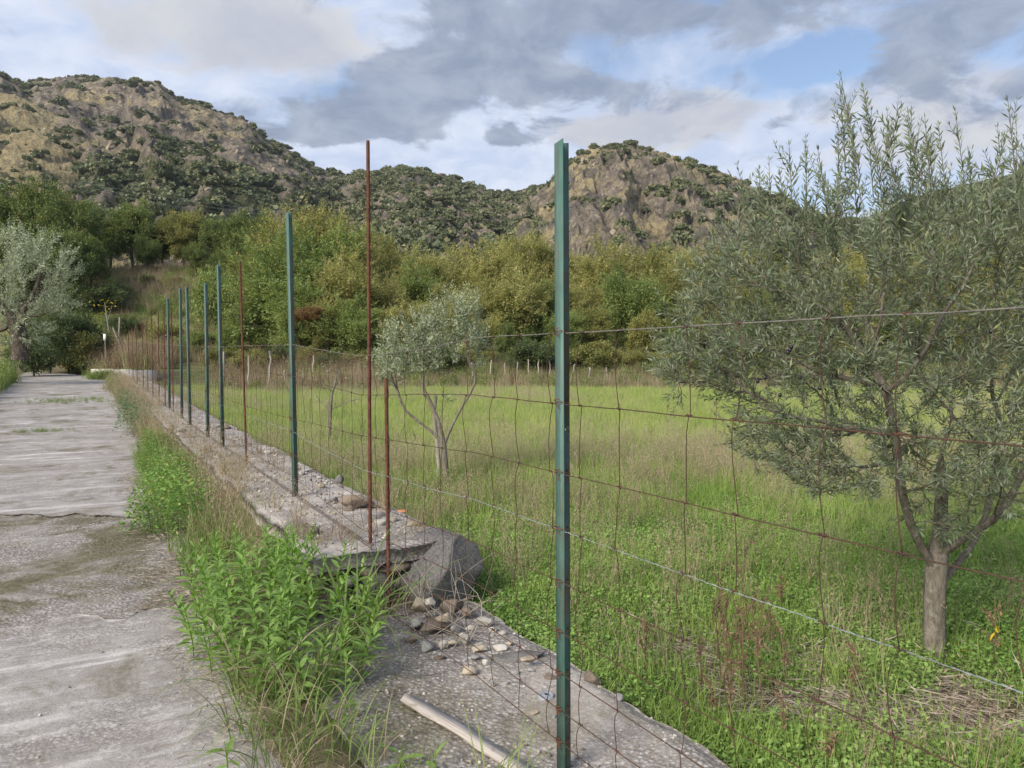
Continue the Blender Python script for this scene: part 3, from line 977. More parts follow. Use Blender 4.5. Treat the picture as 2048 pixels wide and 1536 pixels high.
def j_near(w):
    return 6.21 + (w + 0.79) * 0.2


def j_far(w):
    return 8.73 - (w + 0.53) * 0.56


def path_slab(lo, hi, ns, nw, mat, dz, seed, rough=0.010, wl=-3.9, spow=1.0):
    q = np.linspace(0, 1, nw)
    t = np.linspace(0, 1, ns) ** spow
    w = wl + (-0.47 - wl) * q
    lo_s = lo(w) + 0.46 * fb2(w, 0 * w, 2.4, 6, seed, gain=0.62)
    hi_s = hi(w) + 0.46 * fb2(w, 0 * w, 2.4, 6, {40: 41, 41: 43, 43: 44}[seed], gain=0.62)
    lo_s = lo_s + 0.02 * np.abs(fb2(w, 0 * w, 6.0, 3, 91))
    S = lo_s[None] + (hi_s - lo_s)[None] * t[:, None]
    Wd = np.repeat(w[None], ns, 0)
    Wd = Wd + (0.16 * fb2(S, 0 * S + seed, 0.7, 4, 77)) * (q[None] < 1e-6) + 0.07 * fb2(S, 0 * S + 2, 2.0, 4, 78) * (q[None] > 1 - 1e-6)
    Wd = Wd - 0.022 * np.maximum(0, S - 38) ** 2
    z = path_z(S) + dz + rough * fb2(S, Wd, 1.6, 5, seed + 5) + rough * 0.5 * fb2(S, Wd, 9, 3, seed + 6)
    top = P(0, 0)[None, None] * 0 + np.concatenate([(F0 + S[..., None] * U2 + Wd[..., None] * N2), z[..., None]], -1)
    Vt = top.reshape(-1, 3)
    F = grid_faces(ns, nw)
    ring = np.concatenate([np.arange(nw), np.arange(1, ns) * nw + nw - 1, (ns - 1) * nw + np.arange(nw - 2, -1, -1), np.arange(ns - 2, 0, -1) * nw])
    Vb = Vt[ring] - [0, 0, 0.14]
    nb_ = len(ring)
    a = np.arange(nb_)
    Fs = np.stack([ring[a], len(Vt) + a, len(Vt) + (a + 1) % nb_, ring[(a + 1) % nb_]], -1)
    return mesh_np('slab', np.vstack([Vt, Vb]), np.vstack([F, Fs]), mat, False)


gap = 0.014
o = link('slab', path_slab(lambda w: -3.0 + 0 * w, lambda w: j_near(w) - gap, 150, 90, M['path'], 0.0, 40), path)
o['label'] = 'pale streaked concrete slab nearest the camera'
o = link('slab', path_slab(lambda w: j_near(w) + gap * 0.3, lambda w: j_far(w) - gap * 0.3, 110, 140, M['path_worn'], -0.010, 41, 0.020), path)
o['label'] = 'rough mossy middle slab between the two joints'
o = link('slab', path_slab(lambda w: j_far(w) + gap * 0.4, lambda w: 52.0 + 0 * w, 300, 70, M['path'], 0.004, 43, 0.010, spow=1.6), path)
o['label'] = 'long brushed concrete slab running to the far bend'

# soil strip between the lane and the wall
s = np.linspace(1.2, 40, 420)
q = np.linspace(0, 1, 14)
S, Q = np.meshgrid(s, q, indexing='ij')
wl = -0.72 + 0.12 * sstep(12, 18, s) - 0.22 * np.exp(-((s - 5) / 2.4) ** 2) + 0.12 * fb2(s, 0 * s, 1.1, 4, 55)
wr0 = -0.30 - 0.27 * sstep(5.5, 4.9, s) + 0.05 * fb2(s, 0 * s, 1.5, 3, 56)
Wd = wl[:, None] + (wr0 - wl)[:, None] * Q
Z = path_z(S) + 0.014 + 0.055 * np.sin(Q * np.pi * 0.55) + 0.02 * fb2(S, Wd, 4, 4, 12) * sstep(0, 0.2, Q)
Z = Z + 0.20 * sstep(-0.66, -0.34, Wd) * sstep(5.4, 6.3, S)
Z = Z - 0.035 * sstep(0.12, 0, Q) - (0.07 * sstep(0.6, 1.0, Q)) * sstep(5.6, 4.9, S)
kind(link('verge_soil', mesh_np('verge_soil', np.concatenate([F0 + S[..., None] * U2 + Wd[..., None] * N2, Z[..., None]], -1).reshape(-1, 3), grid_faces(len(s), len(q)), M['ground'], True)), 'structure')

# ------------------------------------------------------------------ low concrete footing under the near fence
s = np.linspace(-2.0, S_END + 0.12, 190)
q = np.linspace(0, 1, 46)
S, Q = np.meshgrid(s, q, indexing='ij')
we = 0.60 + 0.07 * fb2(s, 0 * s, 2.2, 5, 21) + 0.02 * fb2(s, 0 * s, 11, 3, 22)
wl = -0.74 + 0.08 * fb2(s, 0 * s, 2.0, 4, 23)
Wd = wl[:, None] + (we - wl)[:, None] * Q
Z = 0.035 + 0.016 * fb2(S, Wd, 2.2, 5, 24) + 0.014 * fb2(S, Wd, 9, 5, 25, gain=0.6) - 0.03 * sstep(0.93, 1.0, Q) - 0.02 * sstep(0.05, 0.0, Q)
top = np.concatenate([F0 + S[..., None] * U2 + Wd[..., None] * N2, Z[..., None]], -1).reshape(-1, 3)
F = grid_faces(len(s), len(q))
edge = np.arange(len(s)) * len(q) + len(q) - 1
Vb = top[edge] - np.stack([0 * s - 0.03 * N2[0], 0 * s - 0.03 * N2[1], 0.18 + 0 * s], -1)
a = np.arange(len(s) - 1)
Fs = np.stack([edge[a], len(top) + a, len(top) + a + 1, edge[a + 1]], -1)
footing = tag(link('concrete_footing', mesh_np('concrete_footing', np.vstack([top, Vb]), np.vstack([F, Fs]), M['footing'])), 'low broken concrete footing with exposed gravel under the near green post', 'footing')

# ------------------------------------------------------------------ raised wall
def rock_mesh(rng, size, mat, cuts=9, sub=3, name='stone', rough=0.05):
    bm = bmesh.new()
    bmesh.ops.create_icosphere(bm, subdivisions=sub, radius=1.0)
    v = np.array([p.co[:] for p in bm.verts])
    f = np.array([[q.index for q in fc.verts] for fc in bm.faces])
    bm.free()
    for k in range(cuts):
        nn = unit(rng.normal(size=3))
        dd = rng.uniform(0.40, 0.80)
        e = v @ nn - dd
        v = v - np.where(e > 0, e, 0)[:, None] * nn
    v = v * (1 + rough * fbm(v * 2.2 + rng.uniform(0, 50), 4, 3)[:, None])
    v = v - [0, 0, 0]
    v = v * np.asarray(size)
    return mesh_np(name, v, f, mat, False)


wall = thing('stone_wall', 'low rubble wall with a rough concrete top carrying the fence along the lane', 'wall', tuple(P(S_END, 0.0, 0.0)))
WO = np.array(P(S_END, 0.0, 0.0))


def wall_slab(s0, s1, ns, seed, mat):
    s = np.linspace(s0, s1, ns)
    q = np.linspace(0, 1, 34)
    S, Q = np.meshgrid(s, q, indexing='ij')
    we = 0.58 + 0.06 * fb2(s, 0 * s, 1.6, 5, 31) + 0.03 * fb2(s, 0 * s, 8, 4, 32)
    wl = -0.36 + 0.06 * fb2(s, 0 * s, 1.6, 5, 33)
    Wd = wl[:, None] + (we - wl)[:, None] * Q
    jag = 0.05 * fb2(Wd[0], 0 * Wd[0], 4.0, 4, 35)
    S = S + jag[None] * np.linspace(1, 0, ns)[:, None] ** 6
    Z = WALL_H + path_z(S) + 0.03 * fb2(S, Wd, 1.8, 5, 34) + 0.026 * fb2(S, Wd, 7, 5, 36, gain=0.62) - 0.03 * sstep(0.94, 1, Q) - 0.02 * sstep(0.05, 0, Q)
    top = np.concatenate([F0 + S[..., None] * U2 + Wd[..., None] * N2, Z[..., None]], -1).reshape(-1, 3) - WO
    F = grid_faces(len(s), len(q))
    nq = len(q)
    ring = np.concatenate([np.arange(nq), np.arange(1, ns) * nq + nq - 1, (ns - 1) * nq + np.arange(nq - 2, -1, -1), np.arange(ns - 2, 0, -1) * nq])
    th = np.full(len(ring), 0.085)
    Vb = top[ring] - np.stack([0 * th, 0 * th, th], -1)
    nn = len(ring)
    a = np.arange(nn)
    Fs = np.stack([ring[a], len(top) + a, len(top) + (a + 1) % nn, ring[(a + 1) % nn]], -1)
    return mesh_np('concrete_cap', np.vstack([top, Vb]), np.vstack([F, Fs]), mat)


link('concrete_cap', wall_slab(S_END, 34.0, 460, 1, M['cap']), wall)
# rubble core: body below the cap
s = np.linspace(S_END + 0.14, 33.8, 200)
wl, wr = -0.26, 0.46
secs = []
for k, (w_, zz) in enumerate([(wl - 0.03, -0.2), (wl, 0.32), (wr, 0.32), (wr + 0.05, -0.3)]):
    jit = 0.03 * fb2(s, 0 * s + k, 2.5, 4, 44)
    secs.append(np.concatenate([F0 + s[:, None] * U2 + (w_ + jit)[:, None] * N2, (zz + path_z(s))[:, None]], -1))
core = np.stack(secs, 1).reshape(-1, 3) - WO
Fc = grid_faces(len(s), 4)
Vc = core
link('mortar_core', mesh_np('mortar_core', Vc, np.vstack([Fc, [[0, 1, 2, 3]]]), M['cap']), wall)

rk = np.random.default_rng(21)
STONES = {k: [rock_mesh(rk, (1, 1, 1), M[k], 9, 2) for _ in range(3)] for k in ('stone_dark', 'stone_tan', 'stone_pale', 'stone_grey', 'stone_brown', 'stone_yellow')}


def wstone(s, w, z, size, mk, rz=0.0, i=0, label=None, tilt=(0, 0)):
    o = link('stone', STONES[mk][i % 3], wall, tuple(np.array(P(s, w, z)) - WO), (tilt[0], tilt[1], PATH_ROT + rz), size)
    if label:
        o['label'] = label
    return o


# the broken end of the wall
def block_mesh(rng, mat, name='stone', chips=7, planes=()):
    bm = bmesh.new()
    bmesh.ops.create_cube(bm, size=2.0)
    bmesh.ops.subdivide_edges(bm, edges=bm.edges[:], cuts=19, use_grid_fill=True)
    bm.verts.index_update()
    v = np.array([q.co[:] for q in bm.verts])
    f = np.array([[q.index for q in fc.verts] for fc in bm.faces])
    bm.free()
    for k in range(chips):
        c = np.sign(rng.normal(size=3))
        nn = unit(c * rng.uniform(0.35, 1.0, 3))
        dd = np.abs(nn).sum() * rng.uniform(0.78, 0.93)
        e = v @ nn - dd
        v = v - np.where(e > 0, e, 0)[:, None] * nn
    for nn, dd in planes:
        nn = unit(np.array(nn, float))
        e = v @ nn - dd
        v = v - np.where(e > 0, e, 0)[:, None] * nn
    v = v * (1 + 0.10 * fbm(v * 1.3 + rng.uniform(0, 50), 5, 3, 0.6)[:, None] + 0.03 * fbm(v * 6 + 3, 3, 9, 0.6)[:, None])
    mb = MB()
    mb.put(v, f)
    return mb.mesh(name, mat)


big = block_mesh(np.random.default_rng(5), M['stone_dark'], planes=[((-0.62, -0.2, 0.78), 0.66), ((0.75, -0.3, -0.6), 0.95), ((0.2, -0.8, 0.55), 0.95), ((0.8, 0.0, 0.6), 1.12)])
o = link('stone', big, wall, tuple(np.array(P(S_END + 0.02, 0.43, 0.185)) - WO), (0.05, -0.10, PATH_ROT + 0.30), (0.25, 0.18, 0.225))
o['label'] = 'large dark grey corner stone at the broken end of the wall'
for (w_, z_, sz, mk, i) in [(-0.02, 0.10, (0.20, 0.12, 0.16), 'stone_dark', 0), (-0.28, 0.285, (0.17, 0.10, 0.045), 'stone_yellow', 1), (-0.05, 0.265, (0.13, 0.10, 0.06), 'stone_tan', 2),
                            (0.14, 0.27, (0.14, 0.10, 0.05), 'stone_brown', 0), (0.13, 0.12, (0.10, 0.11, 0.11), 'stone_tan', 1), (-0.26, 0.13, (0.15, 0.11, 0.12), 'stone_brown', 2),
                            (-0.14, 0.20, (0.09, 0.10, 0.06), 'stone_grey', 1), (0.22, 0.06, (0.09, 0.09, 0.07), 'stone_grey', 2)]:
    wstone(S_END + 0.05, w_, z_, sz, mk, rk.uniform(-0.2, 0.2), i)
# stones that show along the field edge of the wall
for k in range(46):
    s_ = S_END + 0.45 + k * 0.36 + rk.uniform(-0.1, 0.1)
    mk = ['stone_grey', 'stone_tan', 'stone_pale', 'stone_dark', 'stone_brown'][rk.integers(0, 5)]
    r_ = rk.uniform(0.10, 0.19)
    wstone(s_, 0.47 + rk.uniform(-0.02, 0.06), rk.uniform(0.10, 0.26) + path_z(s_), (r_, r_ * 0.7, r_ * rk.uniform(0.5, 0.8)), mk, rk.uniform(-0.4, 0.4), k)

for k in range(34):
    s_ = S_END + 0.25 + rk.uniform(0, 1) ** 1.3 * 9
    w_ = rk.choice([-0.26, 0.30, 0.42]) + rk.normal(0, 0.06)
    r_ = rk.uniform(0.025, 0.075)
    wstone(s_, w_, WALL_H + r_ * 0.25 + float(path_z(s_)), (r_ * 1.2, r_ * 0.9, r_ * rk.uniform(0.45, 0.8)), ['stone_grey', 'stone_tan', 'stone_pale', 'stone_brown'][k % 4], rk.uniform(-1, 1), k)

# low pale parapet at the far bend
A_, B_ = WY(305, 745, 33.0)[:2], WY(190, 740, 36.0)[:2]
mb = MB()
pts = [np.array([*(A_ + (B_ - A_) * t), 0]) for t in np.linspace(0, 1, 12)]
dirp = unit(np.array([*(B_ - A_), 0.0]))
nrm = np.array([-dirp[1], dirp[0], 0])
Vv = []
for k, p in enumerate(pts):
    zb, zt = 0.05, 0.72 + 0.02 * math.sin(k * 1.7)
    Vv += [p + nrm * 0.2 + [0, 0, zb], p + nrm * 0.18 + [0, 0, zt], p - nrm * 0.18 + [0, 0, zt], p - nrm * 0.2 + [0, 0, zb]]
mb.put(Vv, np.vstack([grid_faces(12, 4), [[0, 1, 2, 3]], [[44, 45, 46, 47]]]))
tag(link('parapet', mb.mesh('parapet', M['cap_far'])), 'low pale concrete parapet at the far bend of the lane', 'wall')
A_, B_ = WZ(500, 789, -0.08), WZ(592, 789, -0.08)
mb = MB()
c_ = (A_ + B_) / 2
mb.box([c_[0], c_[1], 0.0], [abs(B_[0] - A_[0]) / 2, 0.12, 0.10])
tag(link('kerb_edging', mb.mesh('kerb_edging', M['cap_far'])), 'thin pale concrete edging at the far side of the field', 'kerb')

# ------------------------------------------------------------------ loose stones
ST_N = [0]


def loose(u, v, size, mk, label, z=0.05, seed=0, name='stone', rz=None, cuts=8, tilt=0.1, grp='loose stones on the broken footing', sink=0.35, cat='stone'):
    r = np.random.default_rng(100 + seed)
    p = WZ(u, v, z)
    o = link(name, rock_mesh(r, size, M[mk], cuts + 9, 3, rough=0.03), None, (p[0], p[1], z + size[2] * (0.62 - sink * 0.3)), (r.normal(0, tilt), r.normal(0, tilt), r.uniform(-0.5, 0.5) if rz is None else rz))
    return tag(o, label, cat, grp)


loose(706, 1010, (0.165, 0.12, 0.075), 'stone_brown', 'long brown boulder lying on top of the wall behind the tall rusty bar', WALL_H + 0.01, 1, 'boulder', rz=-0.35, grp=None, cat='boulder')
loose(680, 965, (0.085, 0.06, 0.05), 'stone_dark', 'small dark stone on the wall edge beyond the boulder', WALL_H, 2, grp='stones lying on the wall')
loose(612, 943, (0.12, 0.05, 0.022), 'stone_grey', 'flat grey stone on the wall edge beside the second green post', WALL_H, 3, grp='stones lying on the wall')
loose(806, 1024, (0.05, 0.035, 0.012), 'tile', 'broken orange tile piece on the edge of the wall', WALL_H, 4, 'tile_shard', cut := 9, grp=None, cat='tile') if False else None
loose(806, 1024, (0.055, 0.035, 0.014), 'tile', 'broken orange tile piece on the edge of the wall', WALL_H, 4, 'tile_shard', grp=None, cat='tile')
pile = [
    (842, 1222, (0.085, 0.06, 0.06), 'stone_tan', 'tan hollow stone against the foot of the corner stone', 0.10),
    (905, 1222, (0.11, 0.07, 0.055), 'stone_brown', 'brown stone under the dark corner stone', 0.07),
    (872, 1258, (0.12, 0.08, 0.045), 'stone_brown', 'dull brown stone in the middle of the rubble heap', 0.05),
    (968, 1247, (0.060, 0.05, 0.032), 'stone_pale', 'pale stone at the field side of the rubble heap', 0.05),
    (926, 1282, (0.055, 0.035, 0.045), 'stone_pale', 'upright cream stone in front of the rubble heap', 0.05),
    (856, 1300, (0.065, 0.04, 0.030), 'stone_grey', 'grey stone lowest in the rubble heap beside the weeds', 0.04),
    (888, 1296, (0.030, 0.025, 0.042), 'stone_pale', 'narrow pale stone standing between grey rubble', 0.04),
    (962, 1302, (0.055, 0.04, 0.026), 'stone_tan', 'tan stone touching the cream upright stone', 0.04),
    (938, 1345, (0.062, 0.032, 0.024), 'stone_tan', 'flat tan stone lying alone on the mossy footing', 0.04),
    (972, 1330, (0.036, 0.032, 0.030), 'stone_pale', 'round pale stone beside the flat tan one', 0.04),
    (1056, 1322, (0.058, 0.030, 0.020), 'stone_tan', 'yellowish flat stone lying on the dark slab stone', 0.075),
    (1033, 1348, (0.024, 0.022, 0.018), 'stone_grey', 'small grey pebble in front of the dark slab stone', 0.04),
    (1060, 1343, (0.024, 0.018, 0.012), 'stone_grey', 'thin grey chip beside the small grey pebble', 0.04),
    (1005, 1272, (0.045, 0.035, 0.022), 'stone_pale', 'whitish stone half buried at the field edge', 0.03),
    (1010, 1370, (0.034, 0.022, 0.012), 'stone_grey', 'flat grey chip set in the gravelly footing', 0.035),
    (988, 1372, (0.018, 0.016, 0.014), 'stone_grey', 'tiny round blue grey pebble on the footing', 0.035),
    (1098, 1358, (0.050, 0.035, 0.020), 'stone_brown', 'brownish flat stone just behind the green post foot', 0.035),
    (1070, 1428, (0.026, 0.02, 0.014), 'stone_tan', 'tan pebble below the round grey lid', 0.035),
    (880, 1320, (0.040, 0.03, 0.022), 'stone_brown', 'brown stone at the moss edge of the footing', 0.035),
    (915, 1262, (0.045, 0.04, 0.03), 'stone_grey', 'grey stone leaning on the cream stone', 0.06),
]
pile += [
    (862, 1212, (0.05, 0.04, 0.035), 'stone_pale', 'pale chip wedged behind the tan stone at the corner stone foot', 0.16),
    (890, 1240, (0.06, 0.045, 0.035), 'stone_tan', 'tan rubble piece on top of the brown stones', 0.12),
    (935, 1228, (0.055, 0.045, 0.03), 'stone_brown', 'brown rubble piece next to the field side of the heap', 0.06),
    (832, 1252, (0.06, 0.05, 0.04), 'stone_grey', 'grey rubble piece at the left of the brown heap', 0.05),
    (985, 1262, (0.045, 0.03, 0.02), 'stone_pale', 'flat whitish rubble chip between heap and field', 0.04),
    (905, 1290, (0.05, 0.035, 0.025), 'stone_tan', 'sandy rubble piece between the grey and cream stones', 0.045),
    (940, 1262, (0.04, 0.03, 0.03), 'stone_pale', 'small cream rubble piece above the cream upright stone', 0.07),
    (1000, 1300, (0.05, 0.035, 0.02), 'stone_pale', 'pale flat rubble piece before the dark slab stone', 0.04),
    (950, 1318, (0.035, 0.03, 0.02), 'stone_grey', 'little grey rubble piece under the tan touching stone', 0.04),
    (820, 1285, (0.045, 0.035, 0.03), 'stone_brown', 'dark brown rubble piece nearest the short rusty bar', 0.04),
    (1020, 1290, (0.03, 0.025, 0.018), 'stone_tan', 'tiny tan rubble piece at the broken field edge', 0.04)]
for k, (u, v, sz, mk, lb, z) in enumerate(pile):
    loose(u, v, sz, mk, lb, z, 10 + k)
loose(1035, 1322, (0.16, 0.10, 0.035), 'stone_dark', 'broad dark grey slab stone at the edge of the footing', 0.03, 50, rz=0.4, grp=None, sink=0.8)
loose(1183, 1372, (0.085, 0.06, 0.05), 'stone_brown', 'brown stone at the footing edge just past the green post', 0.0, 51, grp=None)
loose(1225, 1410, (0.07, 0.05, 0.04), 'stone_grey', 'grey broken lump at the footing edge by the field', -0.01, 52, grp=None)

# round lid set in the footing
p = WZ(1092, 1392, 0.045)
mb = MB()
prof = [(0.0, 0.008), (0.012, 0.008), (0.014, 0.004), (0.026, 0.004), (0.028, 0.007), (0.034, 0.007), (0.036, -0.012)]
th = np.linspace(0, 2 * np.pi, 28, endpoint=False)
Vv = np.array([[r_ * math.cos(t), r_ * math.sin(t), z_] for r_, z_ in prof for t in th])
Fv = [[i * 28 + j, i * 28 + (j + 1) % 28, (i + 1) * 28 + (j + 1) % 28, (i + 1) * 28 + j] for i in range(len(prof) - 1) for j in range(28)]
mb.put(Vv, Fv)
tag(link('metal_lid', mb.mesh('metal_lid', M['disc']), None, tuple(p), (0.05, 0.02, 0)), 'small round grey metal lid lying on the gravelly footing', 'lid')

# bleached lath
A_, B_ = WZ(806, 1394, 0.062), WZ(1062, 1552, 0.056)
L_ = np.linalg.norm(B_ - A_)
mb = MB()
ns = 26
Vv = []
for k in range(ns):
    t = k / (ns - 1)
    w1 = 0.034 * (0.75 + 0.25 * min(1, t * 9)) * (1 + 0.05 * math.sin(9 * t) + 0.04 * math.sin(31 * t))
    cy = 0.010 * math.sin(t * 2.6) + 0.003 * math.sin(t * 17)
    zz = 0.004 * math.sin(t * 5)
    xo = (-0.018 if k == 0 else 0)
    Vv += [[t * L_, cy - w1, zz - 0.005], [t * L_ - xo, cy - w1, zz + 0.0045], [t * L_ + xo, cy + w1, zz + 0.0055], [t * L_, cy + w1, zz - 0.005]]
Fv = [[i * 4 + j, i * 4 + (j + 1) % 4, (i + 1) * 4 + (j + 1) % 4, (i + 1) * 4 + j] for i in range(ns - 1) for j in range(4)] + [[0, 1, 2, 3], [(ns - 1) * 4 + 3, (ns - 1) * 4 + 2, (ns - 1) * 4 + 1, (ns - 1) * 4]]
mb.put(Vv, Fv)
dv = Vector(B_ - A_)
tag(link('wooden_lath', mb.mesh('wooden_lath', M['plank']), None, tuple(A_), dv.to_track_quat('X', 'Z').to_euler()), 'bleached grey wooden lath lying across the footing', 'plank')

# ------------------------------------------------------------------ fence posts
def tpost_mesh(h, hole=True):
    mb = MB()
    fw, sw, t = 0.027, 0.041, 0.0022
    # flange along local y (fence line), stem along local x (field side); slanted cut at the top
    def plate(a, b, z0, z1a, z1b, th_ax):
        a, b = np.array(a, float), np.array(b, float)
        nrm = np.array([-(b - a)[1], (b - a)[0]])
        nrm = nrm / np.linalg.norm(nrm) * t
        q = [a + nrm, b + nrm, b - nrm, a - nrm]
        zt = [z1a, z1b, z1b, z1a]
        Vv = [[*p_, z0] for p_ in q] + [[*p_, z_] for p_, z_ in zip(q, zt)]
        mb.put(Vv, [[0, 1, 5, 4], [1, 2, 6, 5], [2, 3, 7, 6], [3, 0, 4, 7], [4, 5, 6, 7], [3, 2, 1, 0]])
    plate((0, fw), (0, -fw), -0.35, h - 0.004, h + 0.004, 0)
    if not hole:
        plate((0.0025, 0), (sw, 0), -0.35, h - 0.006, h - 0.001, 1)
    else:
        hz, hx, hr = 1.323, 0.024, 0.0042
        plate((0.0025, 0), (sw, 0), -0.35, hz - 0.011, hz - 0.011, 1)
        plate((0.0025, 0), (sw, 0), hz + 0.011, h - 0.006, h - 0.001, 1)
        plate((0.0025, 0), (hx - 0.011, 0), hz - 0.011, hz + 0.011, hz + 0.011, 1)
        k = 12
        sq = [(1, 0), (1, .577), (.577, 1), (0, 1), (-.577, 1), (-1, .577), (-1, 0), (-1, -.577), (-.577, -1), (0, -1), (.577, -1), (1, -.577)]
        for sgn in (1, -1):
            Vv = [[hx + 0.011 * a_, sgn * t, hz + 0.011 * b_] for a_, b_ in sq] + [[hx + hr * math.cos(i * 2 * math.pi / k), sgn * t, hz + hr * math.sin(i * 2 * math.pi / k)] for i in range(k)]
            mb.put(Vv, [[i, (i + 1) % k, k + (i + 1) % k, k + i] for i in range(k)])
        plate((hx + 0.0108, 0), (sw, 0), hz - 0.011, hz + 0.011, hz + 0.011, 1)
    return mb.mesh('green_post', M['green_metal'])


def rebar_mesh(h):
    n = int(h / 0.0075)
    z = np.linspace(-0.15, h, n)
    r = 0.0093 + 0.0017 * (np.arange(n) % 2)
    mb = MB()
    mb.tube(np.stack([0 * z + 0.0012 * np.sin(z * 4), 0 * z, z], -1), r, 7)
    # two lengthwise ribs
    for sg in (1, -1):
        mb.tube(np.stack([0 * z[::8] + 0.0098 * sg, 0 * z[::8], z[::8]], -1), 0.0016, 4)
    return mb.mesh('rebar_post', M['rust'])


def at_px(u):
    d = F0[0] / (0.56 + (u - 1024) / F_PX)
    return d / U2[1]


post_rot = PATH_ROT
HOLE_POST = tpost_mesh(2.36)
PLAIN_POST = tpost_mesh(2.36, False)
posts = [  # u at mid-height, top v, kind
    (1123, 284, 'g', 'tall green metal fence post in the middle of the view'),
    (584, 425, 'g', 'green post standing on the wall beside the boulder'),
    (440, 530, 'g', 'green post just beyond the second tall rusty bar'),
    (411, 566, 'g', 'green post with a rusty top, close behind its taller neighbour'),
    (376, 573, 'g', 'sixth thin green post, nearer of a close pair along the wall'),
    (360, 577, 'g', 'seventh thin green post, farther of a close pair along the wall'),
    (336, 596, 'g', 'farthest thin green post among the rusty bars'),
]
G_POST = 'green metal posts of the fence'
G_BAR = 'rusty reinforcing bars of the fence'
POST_S = []
for k, (u, vt, kd, lb) in enumerate(posts):
    s_ = 3.21 if k == 0 else at_px(u)
    base = 0.02 if k == 0 else WALL_H + float(path_z(s_)) + 0.0
    yy = float(P(s_, 0)[1])
    ztop = WY(u, vt, yy)[2]
    e = thing('green_post', lb, 'fence post', tuple(P(s_, 0.0, base)), G_POST, (0, R_(-0.45) if k == 0 else R_([0, -0.6, -0.3, 0.2, -0.3, 0.3, 0.1][k]), post_rot + (0 if k == 0 else 0.15)))
    o = link('post', HOLE_POST if k == 0 else PLAIN_POST, e, None, None, (1, 1, (ztop - base) / 2.36 if k else 1.0))
    POST_S.append((s_, e, base))
    if k == 0:
        e.location.z = ztop - 2.36 - 0.0
bars = [  # u, s override, top v, base z, label
    (738, 5.50, 281, WALL_H, 'tallest rusty bar set in the end of the wall'),
    (770, 5.17, 756, 0.03, 'short rusty bar standing in front of the broken wall end'),
    (490, None, 523, WALL_H, 'tall rusty bar between the second and third green posts'),
    (345, None, 616, WALL_H, 'rusty bar just past the close pair of thin green posts'),
    (329, None, 607, WALL_H, 'rusty bar next to the farthest green post'),
    (317, None, 623, WALL_H, 'first of the far rusty bars beyond the last green post'),
    (305, None, 628, WALL_H, 'second of the far rusty bars beyond the last green post'),
    (295, None, 643, WALL_H, 'third of the far rusty bars beyond the last green post'),
    (286, None, 646, WALL_H, 'fourth of the far rusty bars beyond the last green post'),
    (274, None, 648, WALL_H, 'fifth of the far rusty bars beyond the last green post'),
    (266, None, 655, WALL_H, 'sixth of the far rusty bars beyond the last green post'),
    (258, None, 664, WALL_H, 'farthest rusty bar of the fence'),
]
RB = rebar_mesh(2.3)
for k, (u, so, vt, bz, lb) in enumerate(bars):
    s_ = at_px(u) if so is None else so
    w_ = 0.045 if k < 2 else 0.0
    base = bz + (float(path_z(s_)) if bz > 0.1 else 0)
    q = P(s_, w_, base)
    ztop = WY(u, vt, float(q[1]))[2]
    o = link('rebar_post', RB, None, tuple(q), (R_(rk.normal(0, 0.25)), R_([0.1, -0.3, -0.9][k] if k < 3 else rk.normal(0, 0.4)), 0.3 * k), (1.0, 1.0, (ztop - base) / 2.3))
    tag(o, lb, 'fence post', G_BAR)

# ------------------------------------------------------------------ wire mesh
LV = np.array([1.66, 1.404, 1.149, 0.94, 0.745, 0.56, 0.404, 0.267, 0.145])
wm = thing('wire_fence', 'rusty square mesh wire strung from post to post along the wall', 'wire fence', (0, 0, 0))


def level_z(i, s):
    s = np.asarray(s, float)
    off = np.interp(s, [0, 1.6, 3.21, 3.9, 5.5, 7.28, 10, 34], [0.045, 0.02, 0.0, -0.005, -0.085, -0.02, -0.02, 0.05])
    if i == 0:
        off = off + np.interp(s, [3.2, 3.8, 4.4, 5.5, 7.3], [0, 0.0, -0.03, -0.02, 0.0])
    if i == 2:
        off = off + np.interp(s, [5.5, 7.3, 9], [0, -0.10, -0.12])
    return LV[i] + off + path_z(s)


wr_ = np.random.default_rng(3)
s_line = np.arange(-0.6, 34, 0.06)
for i in range(9):
    sl = s_line
    zz = level_z(i, sl) + 0.004 * fb2(sl, 0 * sl + i, 5.0, 3, 200 + i) + 0.012 * fb2(sl, 0 * sl + i, 0.7, 2, 230 + i) * sstep(3.2, 4.0, np.abs(sl - 3.21) + 3.0)
    if i in (5, 6, 7, 8):
        zz = np.maximum(zz, np.where(sl > S_END, WALL_H + path_z(sl) + 0.012 * (9 - i), -1))
    ww = -0.006 + 0.01 * fb2(sl, 0 * sl + i, 1.5, 3, 260 + i)
    pts = np.concatenate([F0 + sl[:, None] * U2 + ww[:, None] * N2, zz[:, None]], -1)
    mb = MB()
    mb.tube(pts, 0.0010 if i == 3 else 0.0019 if i else 0.0020, 5)
    if i in (0, 3):
        # second strand twisted round the first
        fs = np.arange(-0.6, 9.0, 0.012)
        fz = np.interp(fs, sl, zz) + 0.0017 * np.sin(fs * 130)
        fw = np.interp(fs, sl, ww) + 0.0017 * np.cos(fs * 130)
        mb.tube(np.concatenate([F0 + fs[:, None] * U2 + fw[:, None] * N2, fz[:, None]], -1), 0.0010, 4)
    o = link('line_wire', mb.mesh('line_wire', M['wire_grey'] if i == 0 else M['wire_zinc'] if i == 3 else M['wire_rust']), wm)
    if i == 0:
        o['label'] = 'grey twisted top wire'
    if i == 3:
        o['label'] = 'bright galvanised line wire'

